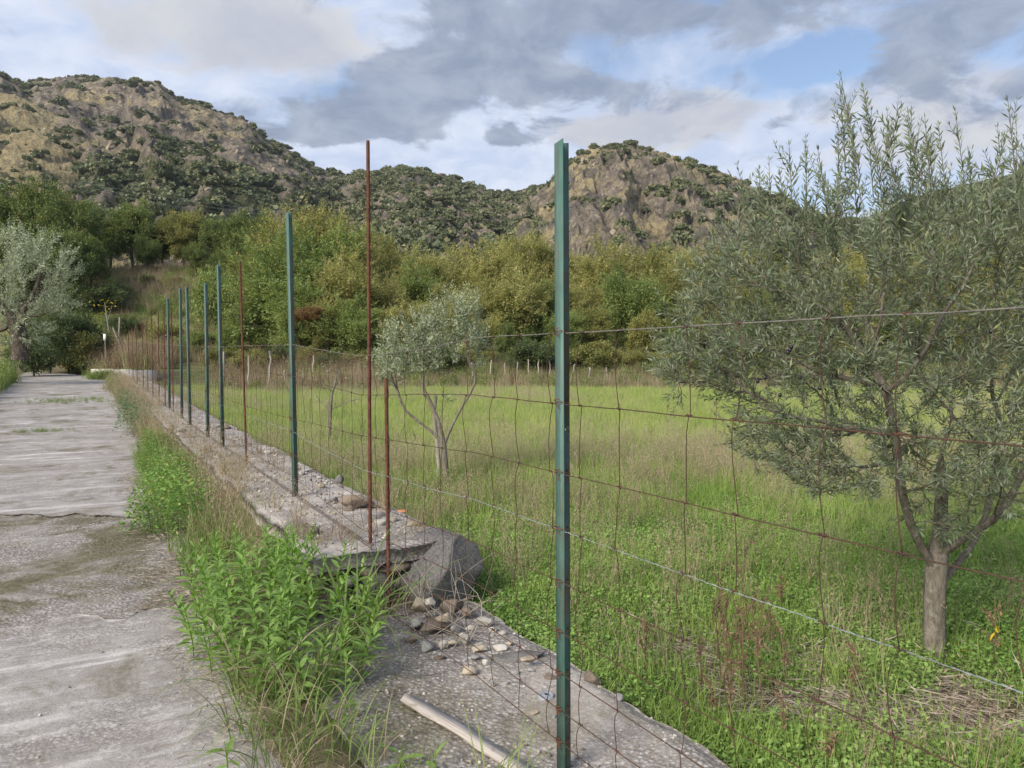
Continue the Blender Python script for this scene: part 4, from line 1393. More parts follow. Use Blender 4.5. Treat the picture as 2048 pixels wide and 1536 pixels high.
far_mb = MB()
s_st = np.arange(-0.35, 31, 0.241) + 0.03
for k, s0 in enumerate(s_st):
    sj = s0 + wr_.normal(0, 0.02)
    mb = MB()
    pts = []
    zs = [float(level_z(i, s0)) for i in range(9)]
    zmin = WALL_H + float(path_z(s0)) if s0 > S_END else 0.03
    lv = [z for z in zs if z > zmin + 0.02]
    base_off = wr_.normal(0, 0.012)
    ks = [sj + wr_.normal(0, 0.010) for _ in lv]
    for i in range(len(lv) - 1):
        bow = wr_.normal(0.012, 0.014)
        for t in np.linspace(0, 1, 6):
            ss = ks[i] + (ks[i + 1] - ks[i]) * t + bow * math.sin(math.pi * t ** 0.7)
            pts.append(P(ss, -0.004 + 0.006 * math.sin(t * 3 + k), lv[i] + (lv[i + 1] - lv[i]) * t))
        if s0 < 6:
            kn = P(np.linspace(ks[i] - 0.014, ks[i] + 0.014, 5), -0.006, lv[i]) + np.array([0, 0, 0.002]) * np.array([[0], [1], [-1], [1], [0]])
            mb.tube(kn, [0.0018, 0.0031, 0.0034, 0.0031, 0.0018], 5)
    tgt = mb if s0 < 15 else far_mb
    tgt.tube(np.array(pts), 0.0015, 4 if s0 < 8 else 3, cap=False)
    if s0 < 15:
        link('stay_wire', mb.mesh('stay_wire', M['wire_rust']), wm)
kind(link('stay_wire', far_mb.mesh('far_stay_wires', M['wire_rust']), wm), 'stuff')

# rusty ties on the near green post and a few on the others
for pi, (s_, e, base) in enumerate(POST_S[:4]):
    for i in range(9):
        if pi and (i > 4 or i == 0):
            continue
        z = float(level_z(i, s_))
        mb = MB()
        t = np.linspace(0, 2 * np.pi * 1.6, 26)
        loop = np.stack([0.006 + 0.024 * np.cos(t), 0.026 * np.sin(t), 0.004 * np.sin(t * 2.1) + 0.0016 * t], -1)
        mb.tube(loop, 0.0017, 5)
        tail = np.array([[-0.012, 0.0, 0], [-0.016, -0.006, -0.004], [-0.013, -0.012, -0.010 - 0.006 * (i % 3)]])
        mb.tube(tail, 0.0019, 5)
        o = link('wire_tie', mb.mesh('wire_tie', M['tie']), e, (0, 0, z - e.location.z))


# ------------------------------------------------------------------ tree builder
def colonize(start, attr, step, kill, rng, iters=160, trop=0.12, jit=0.12):
    """space colonisation; start = polyline of trunk points. returns nodes, parents"""
    nodes = [np.array(p, float) for p in start]
    par = [-1] + list(range(len(start) - 1))
    A = np.array(attr, float)
    N = np.array(nodes)
    dist = np.linalg.norm(A[:, None] - N[None], axis=2)
    near, nd = dist.argmin(1), dist.min(1)
    # branching only starts from the trunk top
    alive = np.ones(len(A), bool)
    for it in range(iters):
        if not alive.any():
            break
        idx = np.unique(near[alive])
        new, newp = [], []
        for i in idx:
            sel = alive & (near == i)
            d = unit(A[sel] - nodes[i]).sum(0)
            d = unit(unit(d) + np.array([0, 0, trop]) + rng.normal(0, jit, 3))
            q = nodes[i] + d * step
            new.append(q)
            newp.append(i)
        b0 = len(nodes)
        nodes += new
        par += newp
        Q = np.array(new)
        dd = np.linalg.norm(A[:, None] - Q[None], axis=2)
        m, mi = dd.min(1), dd.argmin(1)
        upd = m < nd
        near = np.where(upd, b0 + mi, near)
        nd = np.where(upd, m, nd)
        alive &= nd > kill
        if len(nodes) > 6000:
            break
    return np.array(nodes), np.array(par)


def radii(nodes, par, r_tip, r_trunk, ex=2.2):
    n = len(nodes)
    acc = np.zeros(n)
    has = np.zeros(n, bool)
    for i in range(n - 1, -1, -1):
        if not has[i]:
            acc[i] = r_tip ** ex
        if par[i] >= 0:
            acc[par[i]] += acc[i]
            has[par[i]] = True
    r = acc ** (1 / ex)
    f = r_trunk / r[0]
    t = np.clip((r - r_tip) / (r[0] - r_tip + 1e-9), 0, 1)
    return r * (1 + (f - 1) * t ** 0.7), has


def branch_tubes(nodes, par, r, mb, k_thick=9):
    n = len(nodes)
    ch = [[] for _ in range(n)]
    for i in range(n):
        if par[i] >= 0:
            ch[par[i]].append(i)
    stack = [(0, None)]
    while stack:
        st, pa = stack.pop()
        chain = [] if pa is None else [pa]
        cur = st
        while True:
            chain.append(cur)
            if not ch[cur]:
                break
            c = sorted(ch[cur], key=lambda q: -r[q])
            for o_ in c[1:]:
                stack.append((o_, cur))
            cur = c[0]
        if len(chain) > 1:
            pts = nodes[chain].copy()
            rr = r[chain].copy()
            if pa is not None:
                rr[0] = min(rr[0], rr[1] * 1.15)
            if len(pts) > 3:
                pts[1:-1] = 0.25 * pts[:-2] + 0.5 * pts[1:-1] + 0.25 * pts[2:]
            mx = rr.max()
            mb.tube(pts, rr, k_thick if mx > 0.03 else 6 if mx > 0.012 else 4, cap=False)


def shoots_and_leaves(base, d0, L, gap, ll, lw, rng, mbtw, up=0.25, ang=0.75, stem_r=0.0016):
    """twigs with opposite pairs of narrow leaves"""
    n = len(base)
    Vs, Ds, Ls = [], [], []
    L = np.broadcast_to(L, (n,))
    d0 = unit(d0)
    for i in range(n):
        m = max(3, int(L[i] / gap))
        t = np.linspace(0.08, 1.0, m)[:, None]
        pos = base[i] + d0[i] * L[i] * t + np.array([0, 0, up * L[i]]) * t ** 2
        tg = unit(d0[i] + np.array([0, 0, 2 * up]) * t)
        a = unit(np.cross(tg, rng.normal(size=3)))
        b = np.cross(tg, a)
        ph = (np.arange(m)[:, None] % 2) * (np.pi / 2) + rng.normal(0, 0.3, (m, 1))
        sd = a * np.cos(ph) + b * np.sin(ph)
        for sg in (1, -1):
            Vs.append(pos)
            Ds.append(unit(tg * math.cos(ang) + sg * sd * math.sin(ang) + rng.normal(0, 0.12, (m, 3))))
            Ls.append(ll * (1.05 - 0.45 * t[:, 0] ** 3) * rng.uniform(0.7, 1.2, m))
        Vs.append(pos[-1:])
        Ds.append(tg[-1:])
        Ls.append(np.array([ll * 0.6]))
        if mbtw is not None:
            mbtw.tube(np.stack([base[i], pos[m // 2], pos[-1]]), [stem_r * 1.2, stem_r, stem_r * 0.6], 3, cap=False)
    Pp, Dd, Ll = np.concatenate(Vs), np.concatenate(Ds), np.concatenate(Ls)
    return leaf_arrays(Pp, Dd, Ll, Ll * lw, rng, 0.12)


def in_blobs(rng, blobs, n):
    out = []
    tot = sum(b[6] for b in blobs)
    for (cx, cy, cz, rx, ry, rz, wgt) in blobs:
        m = int(n * wgt / tot)
        d = unit(rng.normal(size=(m, 3))) * (rng.uniform(0.15, 1, (m, 1)) ** 0.45)
        out.append(np.array([cx, cy, cz]) + d * [rx, ry, rz])
    return np.concatenate(out)


# ---- the big olive tree near the fence
OY = 4.15
ob = np.array(WZ(1868, 1338, -0.12))
OX, OYy = ob[0], ob[1]


def ol(u, v, dy=0.0):
    return WY(u, v, OYy + dy) - ob


r1 = np.random.default_rng(42)


def blob_px(u, v, du, dv, dy, ry, wgt):
    c = ol(u, v, dy)
    k = (OYy + dy) / F_PX
    return (c[0], c[1], c[2], du * k, ry, dv * k, wgt)


blobs = [blob_px(1690, 590, 260, 150, 0.1, 0.75, 9), blob_px(1540, 700, 190, 140, 0.0, 0.6, 8), blob_px(1850, 650, 240, 200, 0.2, 0.85, 9),
         blob_px(2010, 610, 150, 230, 0.1, 0.8, 6), blob_px(1720, 450, 150, 90, 0.1, 0.5, 3), blob_px(1900, 470, 150, 90, 0.2, 0.5, 2.5),
         blob_px(1640, 880, 160, 95, -0.2, 0.4, 5), blob_px(1900, 850, 170, 110, -0.1, 0.6, 4), blob_px(2060, 840, 120, 180, 0.0, 0.6, 3.5),
         blob_px(1440, 580, 80, 100, 0.1, 0.35, 2.4), blob_px(1410, 730, 95, 70, 0.0, 0.35, 2.4), blob_px(2150, 620, 160, 270, 0.1, 0.8, 4),
         blob_px(1560, 500, 90, 60, 0.1, 0.35, 1.2), blob_px(1620, 930, 105, 60, -0.3, 0.35, 4.2), blob_px(1540, 870, 70, 45, -0.2, 0.3, 2.0), blob_px(1710, 950, 70, 55, -0.3, 0.3, 2.6), blob_px(1870, 920, 120, 70, -0.25, 0.4, 4.0), blob_px(1885, 1010, 60, 60, -0.16, 0.2, 2.2), blob_px(1975, 985, 70, 50, -0.3, 0.25, 2.2), blob_px(2030, 940, 90, 80, -0.2, 0.4, 2.6), blob_px(1760, 760, 200, 100, -0.3, 0.4, 3)]
attr = in_blobs(r1, blobs, 1950)
trunk0 = [ol(1868, 1350), ol(1869, 1290), ol(1868, 1230), ol(1869, 1180), ol(1872, 1140), ol(1876, 1112)]
start = trunk0 + [ol(1882, 1060), ol(1884, 1000), ol(1880, 930)]
st_n = [np.array(p) for p in start]
st_p = [-1] + list(range(len(start) - 1))
# scaffold limbs as in the photo
limbs = [(4, [ol(1842, 1095, -0.05), ol(1818, 1050, -0.1), ol(1804, 990, -0.12), ol(1795, 930, -0.1), ol(1792, 860, -0.1), ol(1775, 780, -0.1)]),
         (5, [ol(1920, 1085, -0.1), ol(1950, 1058, -0.15), ol(1990, 1045, -0.2), ol(2020, 1005, -0.15), ol(2040, 950, -0.1)]),
         (3, [ol(1905, 1140, 0.1), ol(1945, 1095, 0.2), ol(1975, 1040, 0.3), ol(1990, 960, 0.35), ol(1990, 900, 0.4)])]
for b0, pts in limbs:
    pi = b0
    for p in pts:
        st_n.append(np.array(p))
        st_p.append(pi)
        pi = len(st_n) - 1


def colonize_from(nodes, par, attr, step, kill, rng, lock, **kw):
    """same growth but from a ready scaffold whose first `lock` nodes never branch"""
    nodes = [np.array(p) for p in nodes]
    par = list(par)
    A = np.array(attr)
    N = np.array(nodes)
    dist = np.linalg.norm(A[:, None] - N[None], axis=2)
    dist[:, :lock] += 50
    near, nd = dist.argmin(1), dist.min(1)
    alive = nd > kill
    trop, jit = kw.get('trop', 0.12), kw.get('jit', 0.12)
    for it in range(kw.get('iters', 120)):
        if not alive.any() or len(nodes) > 7000:
            break
        idx = np.unique(near[alive])
        new, newp = [], []
        for i in idx:
            sel = alive & (near == i)
            d = unit(A[sel] - nodes[i]).sum(0)
            d = unit(unit(d) + np.array([0, 0, trop]) + rng.normal(0, jit, 3))
            new.append(nodes[i] + d * step)
            newp.append(i)
        b0 = len(nodes)
        nodes += new
        par += newp
        Q = np.array(new)
        dd = np.linalg.norm(A[:, None] - Q[None], axis=2)
        m, mi = dd.min(1), dd.argmin(1)
        upd = m < nd
        near = np.where(upd, b0 + mi, near)
        nd = np.where(upd, m, nd)
        alive &= nd > kill
    return np.array(nodes), np.array(par)


nodes, par = colonize_from(st_n, st_p, attr, 0.055, 0.085, r1, 5, iters=90, trop=0.10, jit=0.16)
r, has = radii(nodes, par, 0.0022, 0.058)
r[6:] = np.minimum(r[6:], 0.022)
r[6:9] = [0.036, 0.032, 0.028]
r[:6] = [0.066, 0.057, 0.054, 0.054, 0.056, 0.051]
olive = thing('olive_tree', 'large feathery olive tree with a single pale trunk just behind the fence', 'tree', tuple(ob))
mb = MB()
branch_tubes(nodes, par, r, mb, 12)
tips = np.where(r < 0.0065)[0]
tips = tips[par[tips] >= 0]
dirs = unit(nodes[tips] - nodes[par[tips]])
cen = np.array([0.05, 0.1, 1.35])
outw = unit(nodes[tips] - cen)
ends = np.where(~has)[0]
tw = MB()
# leaves straight on fine branches
sel = np.concatenate([r1.permutation(len(tips)), r1.permutation(len(tips))[:int(len(tips) * 0.75)]])
d0 = unit(dirs[sel] * 0.5 + outw[sel] * 0.7 + r1.normal(0, 0.55, (len(sel), 3)) + [0, 0, 0.15])
LV1 = shoots_and_leaves(nodes[tips][sel], d0, r1.uniform(0.07, 0.19, len(sel)), 0.0165, 0.045, 0.18, r1, tw, 0.2, 0.85)
parts_ = [LV1]
# terminal shoots
ed = unit(nodes[ends] - nodes[par[ends]])
d0 = unit(ed + unit(nodes[ends] - cen) * 0.5 + r1.normal(0, 0.25, ed.shape) + [0, 0, 0.35])
parts_.append(shoots_and_leaves(nodes[ends], d0, r1.uniform(0.12, 0.24, len(ends)), 0.017, 0.049, 0.175, r1, tw, 0.35, 0.7))
# long upright shoots along the crown top: u, v of tip and v of foot
spires = [(1688, 150, 330), (1728, 175, 330), (1742, 200, 360), (1702, 215, 380), (1665, 260, 400), (1778, 215, 370), (1812, 225, 380), (1832, 220, 390), (1905, 220, 400),
          (1880, 250, 400), (1862, 235, 400), (1612, 275, 420), (1580, 290, 430), (1540, 320, 450), (1500, 330, 470), (1640, 300, 430), (1950, 330, 460), (1930, 300, 440),
          (2022, 200, 400), (2040, 240, 420), (1990, 265, 400), (1978, 320, 450), (2060, 220, 420), (1760, 290, 430), (1970, 345, 460), (1520, 360, 480), (1700, 310, 440),
          (1480, 380, 500), (1435, 440, 560), (1420, 520, 600), (1345, 560, 640), (1365, 600, 660), (1340, 690, 720), (1850, 300, 430), (1795, 330, 450), (2075, 180, 400)]
sb, sd, sl_ = [], [], []
for (u, v, vb) in spires:
    for q in range(1 + (r1.uniform() < 0.35)):
        dy = r1.uniform(-0.25, 0.45)
        tip = ol(u + r1.normal(0, 16), v + (0 if q == 0 else r1.uniform(20, 70)), dy)
        foot = ol(u + r1.normal(8, 16), vb + r1.uniform(0, 40), dy + r1.normal(0, 0.05))
        sb.append(foot)
        sd.append(unit(tip - foot))
        sl_.append(np.linalg.norm(tip - foot))
sb, sd, sl_ = np.array(sb), np.array(sd), np.array(sl_)
parts_.append(shoots_and_leaves(sb, sd, sl_ * 0.94, 0.026, 0.064, 0.175, r1, tw, 0.05, 0.62, 0.0026))
# side twigs off the long shoots
k = 4
tt = r1.uniform(0.05, 0.75, (len(sb), k))
b2 = (sb[:, None] + sd[:, None] * (sl_[:, None] * tt)[..., None]).reshape(-1, 3)
d2 = unit(np.repeat(sd, k, 0) + r1.normal(0, 0.5, (len(b2), 3)))
parts_.append(shoots_and_leaves(b2, d2, r1.uniform(0.07, 0.16, len(b2)), 0.019, 0.052, 0.18, r1, tw, 0.2, 0.7))
cm = MB()
for V_, F_ in parts_:
    cm.put(V_, F_)
print('olive leaves', cm.n // 4, 'nodes', len(nodes))
link('trunk', mb.mesh('trunk', M['olive_bark'], True), olive)
link('twig', tw.mesh('twigs', M['olive_bark']), olive)['kind'] = 'stuff'
kind(link('crown', cm.mesh('crown', M['olive']), olive), 'stuff')
# a few dark olives
om = bpy.data.meshes.new('olive_fruit')
bm = bmesh.new()
bmesh.ops.create_icosphere(bm, subdivisions=2, radius=0.009)
for v_ in bm.verts:
    v_.co.z *= 1.3
bm.to_mesh(om)
bm.free()
fm, fb = new_mat('black_olive_skin')
finish(fb, (0.016, 0.012, 0.02), 0.35, 0.5)
om.materials.append(fm)
for (u, v) in [(1583, 694), (1580, 700), (1588, 676), (1540, 645), (1663, 672), (1515, 762), (1530, 755), (1560, 790), (1600, 755), (1982, 663), (1640, 776), (1576, 705)]:
    link('olive_fruit', om, olive, tuple(ol(u, v, -0.42)))


# ---- generic olive (middle field) builder
def small_olive(name, label, basep, blobs, scaffold, parents, lock, trunk_r, nattr, step, leafmat, ll, seed, leaf_keep=1.0, gap=0.02, mult=3, bark_m='olive_bark', group=None, cz=1.2, tipr=0.0025, shoot=(0.08, 0.2)):
    rg = np.random.default_rng(seed)
    e = thing(name, label, 'tree', tuple(basep), group)
    at = in_blobs(rg, blobs, nattr)
    nd, pr = colonize_from(scaffold, parents, at, step, step * 1.6, rg, lock, iters=90, trop=0.15, jit=0.15)
    rr, hs = radii(nd, pr, tipr, trunk_r)
    rr[lock + 1:] = np.minimum(rr[lock + 1:], trunk_r * 0.5)
    mb = MB()
    branch_tubes(nd, pr, rr, mb, 8)
    tp = np.where(rr < tipr * 3.2)[0]
    tp = tp[pr[tp] >= 0]
    tp = tp[rg.uniform(0, 1, len(tp)) < leaf_keep]
    tp = np.tile(tp, mult)
    dr = unit(nd[tp] - nd[pr[tp]])
    d0 = unit(dr * 0.6 + unit(nd[tp] - [0, 0, cz]) * 0.5 + rg.normal(0, 0.4, dr.shape) + [0, 0, 0.3])
    V_, F_ = shoots_and_leaves(nd[tp], d0, rg.uniform(*shoot, len(tp)), gap, ll, 0.24, rg, None, 0.3, 0.8)
    link('trunk', mb.mesh('trunk', M[bark_m], True), e)
    kind(link('crown', mesh_np('crown', V_, F_, M[leafmat]), e), 'stuff')
    print(name, len(V_) // 4, len(nd))
    return e


mo = np.array(WZ(892, 988, -0.1))
mol = lambda u, v, dy=0.0: WY(u, v, mo[1] + dy) - mo
kk = mo[1] / F_PX
mbl = lambda u, v, du, dv, dy, ry, w: (*mol(u, v, dy), du * kk, ry, dv * kk, w)
small_olive('olive_tree', 'small round olive tree with bare forked lower branches in mid field', mo,
            [mbl(830, 700, 75, 62, 0, 0.45, 5), mbl(790, 735, 48, 42, 0, 0.35, 3), mbl(905, 665, 55, 60, 0, 0.35, 4), mbl(925, 630, 42, 40, 0, 0.25, 2), mbl(945, 690, 35, 50, 0.1, 0.25, 1.2), mbl(860, 650, 40, 40, 0.1, 0.3, 1.5)],
            [mol(895, 990), mol(890, 930), mol(888, 890), mol(880, 840), mol(860, 800), mol(845, 780), mol(905, 845), mol(925, 810), mol(940, 790), mol(955, 760), mol(865, 860), mol(830, 838), mol(808, 825), mol(800, 800), mol(893, 800)],
            [-1, 0, 1, 2, 3, 4, 2, 6, 7, 8, 2, 10, 11, 12, 3], 4, 0.036, 620, 0.075, 'olive_mid', 0.058, 5, 1.0, 0.018, cz=1.6, tipr=0.003)
# second thin trunk leaning beside it
mb = MB()
pts = [mol(876, 975, 0.35), mol(878, 930, 0.33), mol(874, 880, 0.3), mol(868, 830, 0.25), mol(872, 790, 0.2)]
mb.tube(np.array(pts), [0.028, 0.026, 0.024, 0.022, 0.018], 7)
tag(link('wooden_stake', mb.mesh('wooden_stake', M['stake']), None, tuple(mo)), 'crooked grey support stake behind the small olive trunk', 'stake')

so = np.array(WZ(658, 896, -0.1))
sol = lambda u, v, dy=0.0: WY(u, v, so[1] + dy) - so
kk2 = so[1] / F_PX
small_olive('olive_sapling', 'thin bare olive sapling beside the second green post', so,
            [(*sol(665, 770), 45 * kk2, 0.3, 60 * kk2, 3), (*sol(700, 800), 40 * kk2, 0.2, 30 * kk2, 1)],
            [sol(657, 897), sol(660, 860), sol(659, 820), sol(663, 780)], [-1, 0, 1, 2], 2, 0.036, 90, 0.12, 'olive_pale', 0.06, 6, 0.25, 0.03, 1, 'olive_bark', cz=0.9, tipr=0.004)

lo = np.array([-19.6, 29.5, 0.35])
lol = lambda u, v, dy=0.0: WY(u, v, lo[1] + dy) - lo
kk3 = lo[1] / F_PX
small_olive('olive_tree', 'big silvery olive tree at the lane side with a dark twisted trunk', lo,
            [(*lol(60, 560), 85 * kk3, 1.6, 80 * kk3, 6), (*lol(-40, 560), 100 * kk3, 1.8, 110 * kk3, 5), (*lol(20, 510), 60 * kk3, 1.2, 50 * kk3, 3), (*lol(110, 530), 30 * kk3, 0.8, 55 * kk3, 1.5),
             (*lol(40, 620), 100 * kk3, 1.2, 40 * kk3, 3), (*lol(90, 600), 50 * kk3, 0.9, 45 * kk3, 2), (*lol(30, 660), 75 * kk3, 0.9, 35 * kk3, 3), (*lol(-60, 660), 90 * kk3, 1.0, 50 * kk3, 3)],
            [lol(40, 720), lol(42, 690), lol(38, 660), lol(30, 640), lol(45, 625), lol(10, 620)], [-1, 0, 1, 2, 2, 3], 3, 0.30, 1300, 0.24, 'olive_pale', 0.14, 8, 1.0, 0.06, 3, 'bark', cz=3.0, tipr=0.008, shoot=(0.3, 0.65))


# ------------------------------------------------------------------ forest trees
def crown_proto(seed, H, Rr, th, ncl, per, ll, lw, cr, droop, flat=0.75, inner=0.35, lobes=0.35, trunk_r=0.12, step=0.35, upd=0.0, sprays=0):
    rg = np.random.default_rng(seed)
    zc_, az_ = (th + H) / 2, (H - th) / 2
    d = unit(rg.normal(size=(ncl, 3)))
    rad = rg.uniform(inner, 1, (ncl, 1)) ** 0.6 * (1 - lobes * 0.5 + lobes * fbm(d * 1.7 + seed, 2, seed)[:, None])
    C = np.array([0, 0, zc_]) + d * rad * [Rr, Rr, az_]
    C[:, 2] = np.maximum(C[:, 2], th * 0.6 + 0.15)
    start = [np.array([0, 0, z]) + np.array([0.06 * math.sin(z * 2 + seed), 0.06 * math.cos(z * 1.7), 0]) for z in np.linspace(-0.4, max(th, 0.3), 4)]
    nd, pr = colonize_from(start, [-1, 0, 1, 2], C, step, step * 1.2, rg, 3, iters=60, trop=0.2, jit=0.18)
    rr, hs = radii(nd, pr, 0.012, trunk_r)
    mb = MB()
    branch_tubes(nd, pr, rr, mb, 7)
    sz = cr * rg.uniform(0.55, 1.35, ncl)
    m = np.maximum(8, (per * (sz / cr) ** 2).astype(int))
    ci = np.repeat(np.arange(ncl), m)
    n = len(ci)
    off = unit(rg.normal(size=(n, 3))) * (rg.uniform(0, 1, (n, 1)) ** 0.5)
    Pp = C[ci] + off * sz[ci][:, None] * [1, 1, flat]
    outd = unit(Pp - np.array([0, 0, zc_ - az_ * 0.3]))
    D = unit(off * 0.7 + outd * 0.5 + rg.normal(0, 0.6, (n, 3)) + [0, 0, -droop + upd])
    L = ll * rg.uniform(0.6, 1.3, n)
    up = outd * 0.7 + np.array([0, 0, 0.7])
    V_, F_ = leaf_arrays(Pp, D, L, L * lw, rg, 0.15, up=up)
    if sprays:
        dd = unit(rg.normal(size=(sprays, 3)) + [0, 0, 0.35])
        bi = rg.integers(0, ncl, sprays)
        bp = C[bi] + dd * sz[bi][:, None] * 0.5
        d0 = unit(unit(bp - np.array([0, 0, zc_ - az_ * 0.5])) + rg.normal(0, 0.35, (sprays, 3)) + [0, 0, 0.25])
        V2, F2 = shoots_and_leaves(bp, d0, rg.uniform(0.45, 1.15, sprays), 0.075, ll * 0.95, lw, rg, None, -0.12, 0.9)
        mc = MB()
        mc.put(V_, F_)
        mc.put(V2, F2)
        return mb.mesh('trunk', M['bark'], True), mc.mesh('crown', None)
    return mb.mesh('trunk', M['bark'], True), mesh_np('crown', V_, F_, None)


PROTO = {'oak': [], 'locust': [], 'bush': []}
for k in range(3):
    PROTO['oak'].append(crown_proto(300 + k, 9.0, 3.9, 1.3, 190, 130, 0.20, 0.55, 0.70, 0.15, 0.7, 0.35, 0.6, 0.2, 0.5, 0.0, 200))
for k in range(4):
    PROTO['locust'].append(crown_proto(320 + k, 7.0, 2.4, 0.9, 190, 85, 0.17, 0.36, 0.44, 0.35, 1.0, 0.25, 0.6, 0.09, 0.4, 0.1, 420))
for k in range(3):
    PROTO['bush'].append(crown_proto(340 + k, 2.4, 1.7, 0.15, 80, 170, 0.11, 0.5, 0.36, 0.1, 0.8, 0.3, 0.5, 0.05, 0.25))
MESHCACHE = {}


def tree(name, label, cat, kindp, i, matk, x, y, h, wscale, group, rz, z=None):
    tm, cm_ = PROTO[kindp][i % len(PROTO[kindp])]
    key = (cm_.name, matk)
    if key not in MESHCACHE:
        c = cm_.copy() if cm_.materials else cm_
        c.materials.clear()
        c.materials.append(M[matk])
        MESHCACHE[key] = c
    H0 = {'oak': 9.0, 'locust': 7.0, 'bush': 2.4}[kindp]
    zz = float(ground_z(x, y)) if z is None else z
    e = thing(name, label, cat, (x, y, zz - 0.05), group, (0, 0, rz), (h / H0 * wscale, h / H0 * wscale, h / H0))
    link('trunk', tm, e)
    link('crown', MESHCACHE[key], e)
    return e


ft = np.random.default_rng(77)


def row(spec, name, cat, group, labelf):
    spec = sorted(spec, key=lambda q: q[0])
    for k, (u, vt, y, kp, mk, ws) in enumerate(spec):
        x = (u - 1024) / F_PX * y
        g = float(ground_z(x, y))
        top = WY(u, vt, y)[2]
        tree(name, labelf(ORD[k], mk), cat, kp, int(ft.integers(0, 99)), mk, x, y, max(1.0, (top - g) * 1.02), ws, group, ft.uniform(0, 6.28))


# oaks on the bank, beyond the lane's bend
oaks = [(-120, 365, 60, 'oak', 'oak', 1.0), (-10, 372, 58, 'oak', 'oak', 1.0), (80, 352, 60, 'oak', 'oak', 1.0), (150, 378, 57, 'oak', 'oak', 0.85), (225, 420, 62, 'oak', 'oak', 0.9), (270, 388, 63, 'oak', 'oak', 0.8), (330, 425, 66, 'oak', 'oak', 0.9),
        (372, 408, 64, 'oak', 'oak_yellow', 0.85), (435, 425, 64, 'oak', 'oak', 0.85), (480, 412, 62, 'oak', 'oak', 0.85), (525, 425, 60, 'oak', 'oak', 0.8),
        (-60, 430, 52, 'oak', 'oak', 1.0), (40, 425, 51, 'oak', 'oak', 1.0), (130, 440, 51.5, 'oak', 'oak', 0.9), (185, 455, 55, 'oak', 'oak', 0.8), (300, 470, 60, 'oak', 'oak', 0.9), (395, 480, 60, 'oak', 'oak', 0.9), (455, 490, 58, 'oak', 'oak', 0.9), (510, 500, 56, 'oak', 'oak', 0.85)]
row(oaks, 'oak_tree', 'tree', 'oaks on the bank', lambda o_, m_: f'{o_} oak along the bank counting from the lane end, ' + ('yellowing crown' if 'yellow' in m_ else 'dark green crown'))
# back row of locusts
back = []
u = 565
k = 0
tops = [(540, 420), (600, 400), (660, 425), (720, 445), (760, 478), (820, 485), (880, 480), (940, 484), (1000, 468), (1060, 468), (1150, 478), (1250, 482), (1330, 500), (1400, 500), (1500, 480), (2100, 470)]
while u < 2200:
    vt = np.interp(u, [p_[0] for p_ in tops], [p_[1] for p_ in tops]) + ft.normal(0, 7)
    back.append((u, vt, ft.uniform(46, 56), 'locust', 'locust_green' if u < 560 else ('oak_yellow' if ft.uniform() < 0.12 else 'locust'), ft.uniform(0.9, 1.25)))
    u += ft.uniform(48, 72)
row(back, 'locust_tree', 'tree', 'locusts at the back of the thicket', lambda o_, m_: f'{o_} tree of the tall back row in the yellow green thicket beyond the field')
mid = []
u = 560
while u < 2180:
    vt = np.interp(u, [540, 640, 740, 850, 1000, 1300, 2100], [480, 478, 520, 545, 540, 545, 530]) + ft.normal(0, 16)
    mid.append((u, vt, ft.uniform(39.5, 45), 'locust', 'locust_green' if (u < 640 or ft.uniform() < 0.22) else 'locust', ft.uniform(0.95, 1.35)))
    u += ft.uniform(60, 85)
row(mid, 'locust_tree', 'tree', 'locusts in the middle of the thicket', lambda o_, m_: f'{o_} tree of the middle row of the thicket beyond the field, ' + ('fresh green' if 'green' in m_ else 'yellow green'))
front = [(470, 640, 41, 'locust', 'locust_green', 1.5), (520, 590, 41, 'locust', 'locust_green', 1.4), (600, 560, 38.5, 'locust', 'locust_green', 1.3), (655, 575, 38, 'locust', 'locust', 1.3), (712, 590, 37, 'locust', 'locust_green', 1.4),
         (770, 615, 37.5, 'locust', 'locust', 1.3), (830, 600, 38, 'locust', 'locust', 1.4), (900, 610, 38, 'locust', 'locust', 1.4), (960, 625, 37.5, 'locust', 'locust', 1.4), (1130, 620, 37.5, 'locust', 'locust_green', 1.4),
         (1180, 600, 38, 'oak', 'oak_yellow', 0.9), (1290, 610, 37.5, 'oak', 'oak_yellow', 0.9), (1350, 640, 37, 'locust', 'locust_green', 1.5), (1420, 620, 38, 'locust', 'locust', 1.5), (1500, 610, 37.5, 'locust', 'locust_green', 1.4),
         (1600, 600, 38, 'locust', 'locust', 1.5), (1700, 610, 37.5, 'locust', 'locust', 1.5), (1790, 600, 38, 'locust', 'locust_green', 1.5), (1880, 610, 37.5, 'locust', 'locust', 1.5), (1980, 600, 38, 'locust', 'locust', 1.5), (2080, 600, 38, 'locust', 'locust', 1.5)]
row(front, 'locust_tree', 'tree', 'young trees at the front of the thicket', lambda o_, m_: f'{o_} young tree of the front row at the thicket edge beyond the field')
dark = [(1052, 578, 39, 'oak', 'oak', 0.85), (1095, 545, 41, 'oak', 'oak', 0.55), (1012, 640, 37, 'oak', 'oak', 0.8), (1233, 512, 42, 'oak', 'oak', 0.45), (690, 470, 52, 'oak', 'oak', 0.6)]
row(dark, 'oak_tree', 'tree', 'dark oaks inside the thicket', lambda o_, m_: f'{o_} dark green oak standing out inside the yellow green thicket')
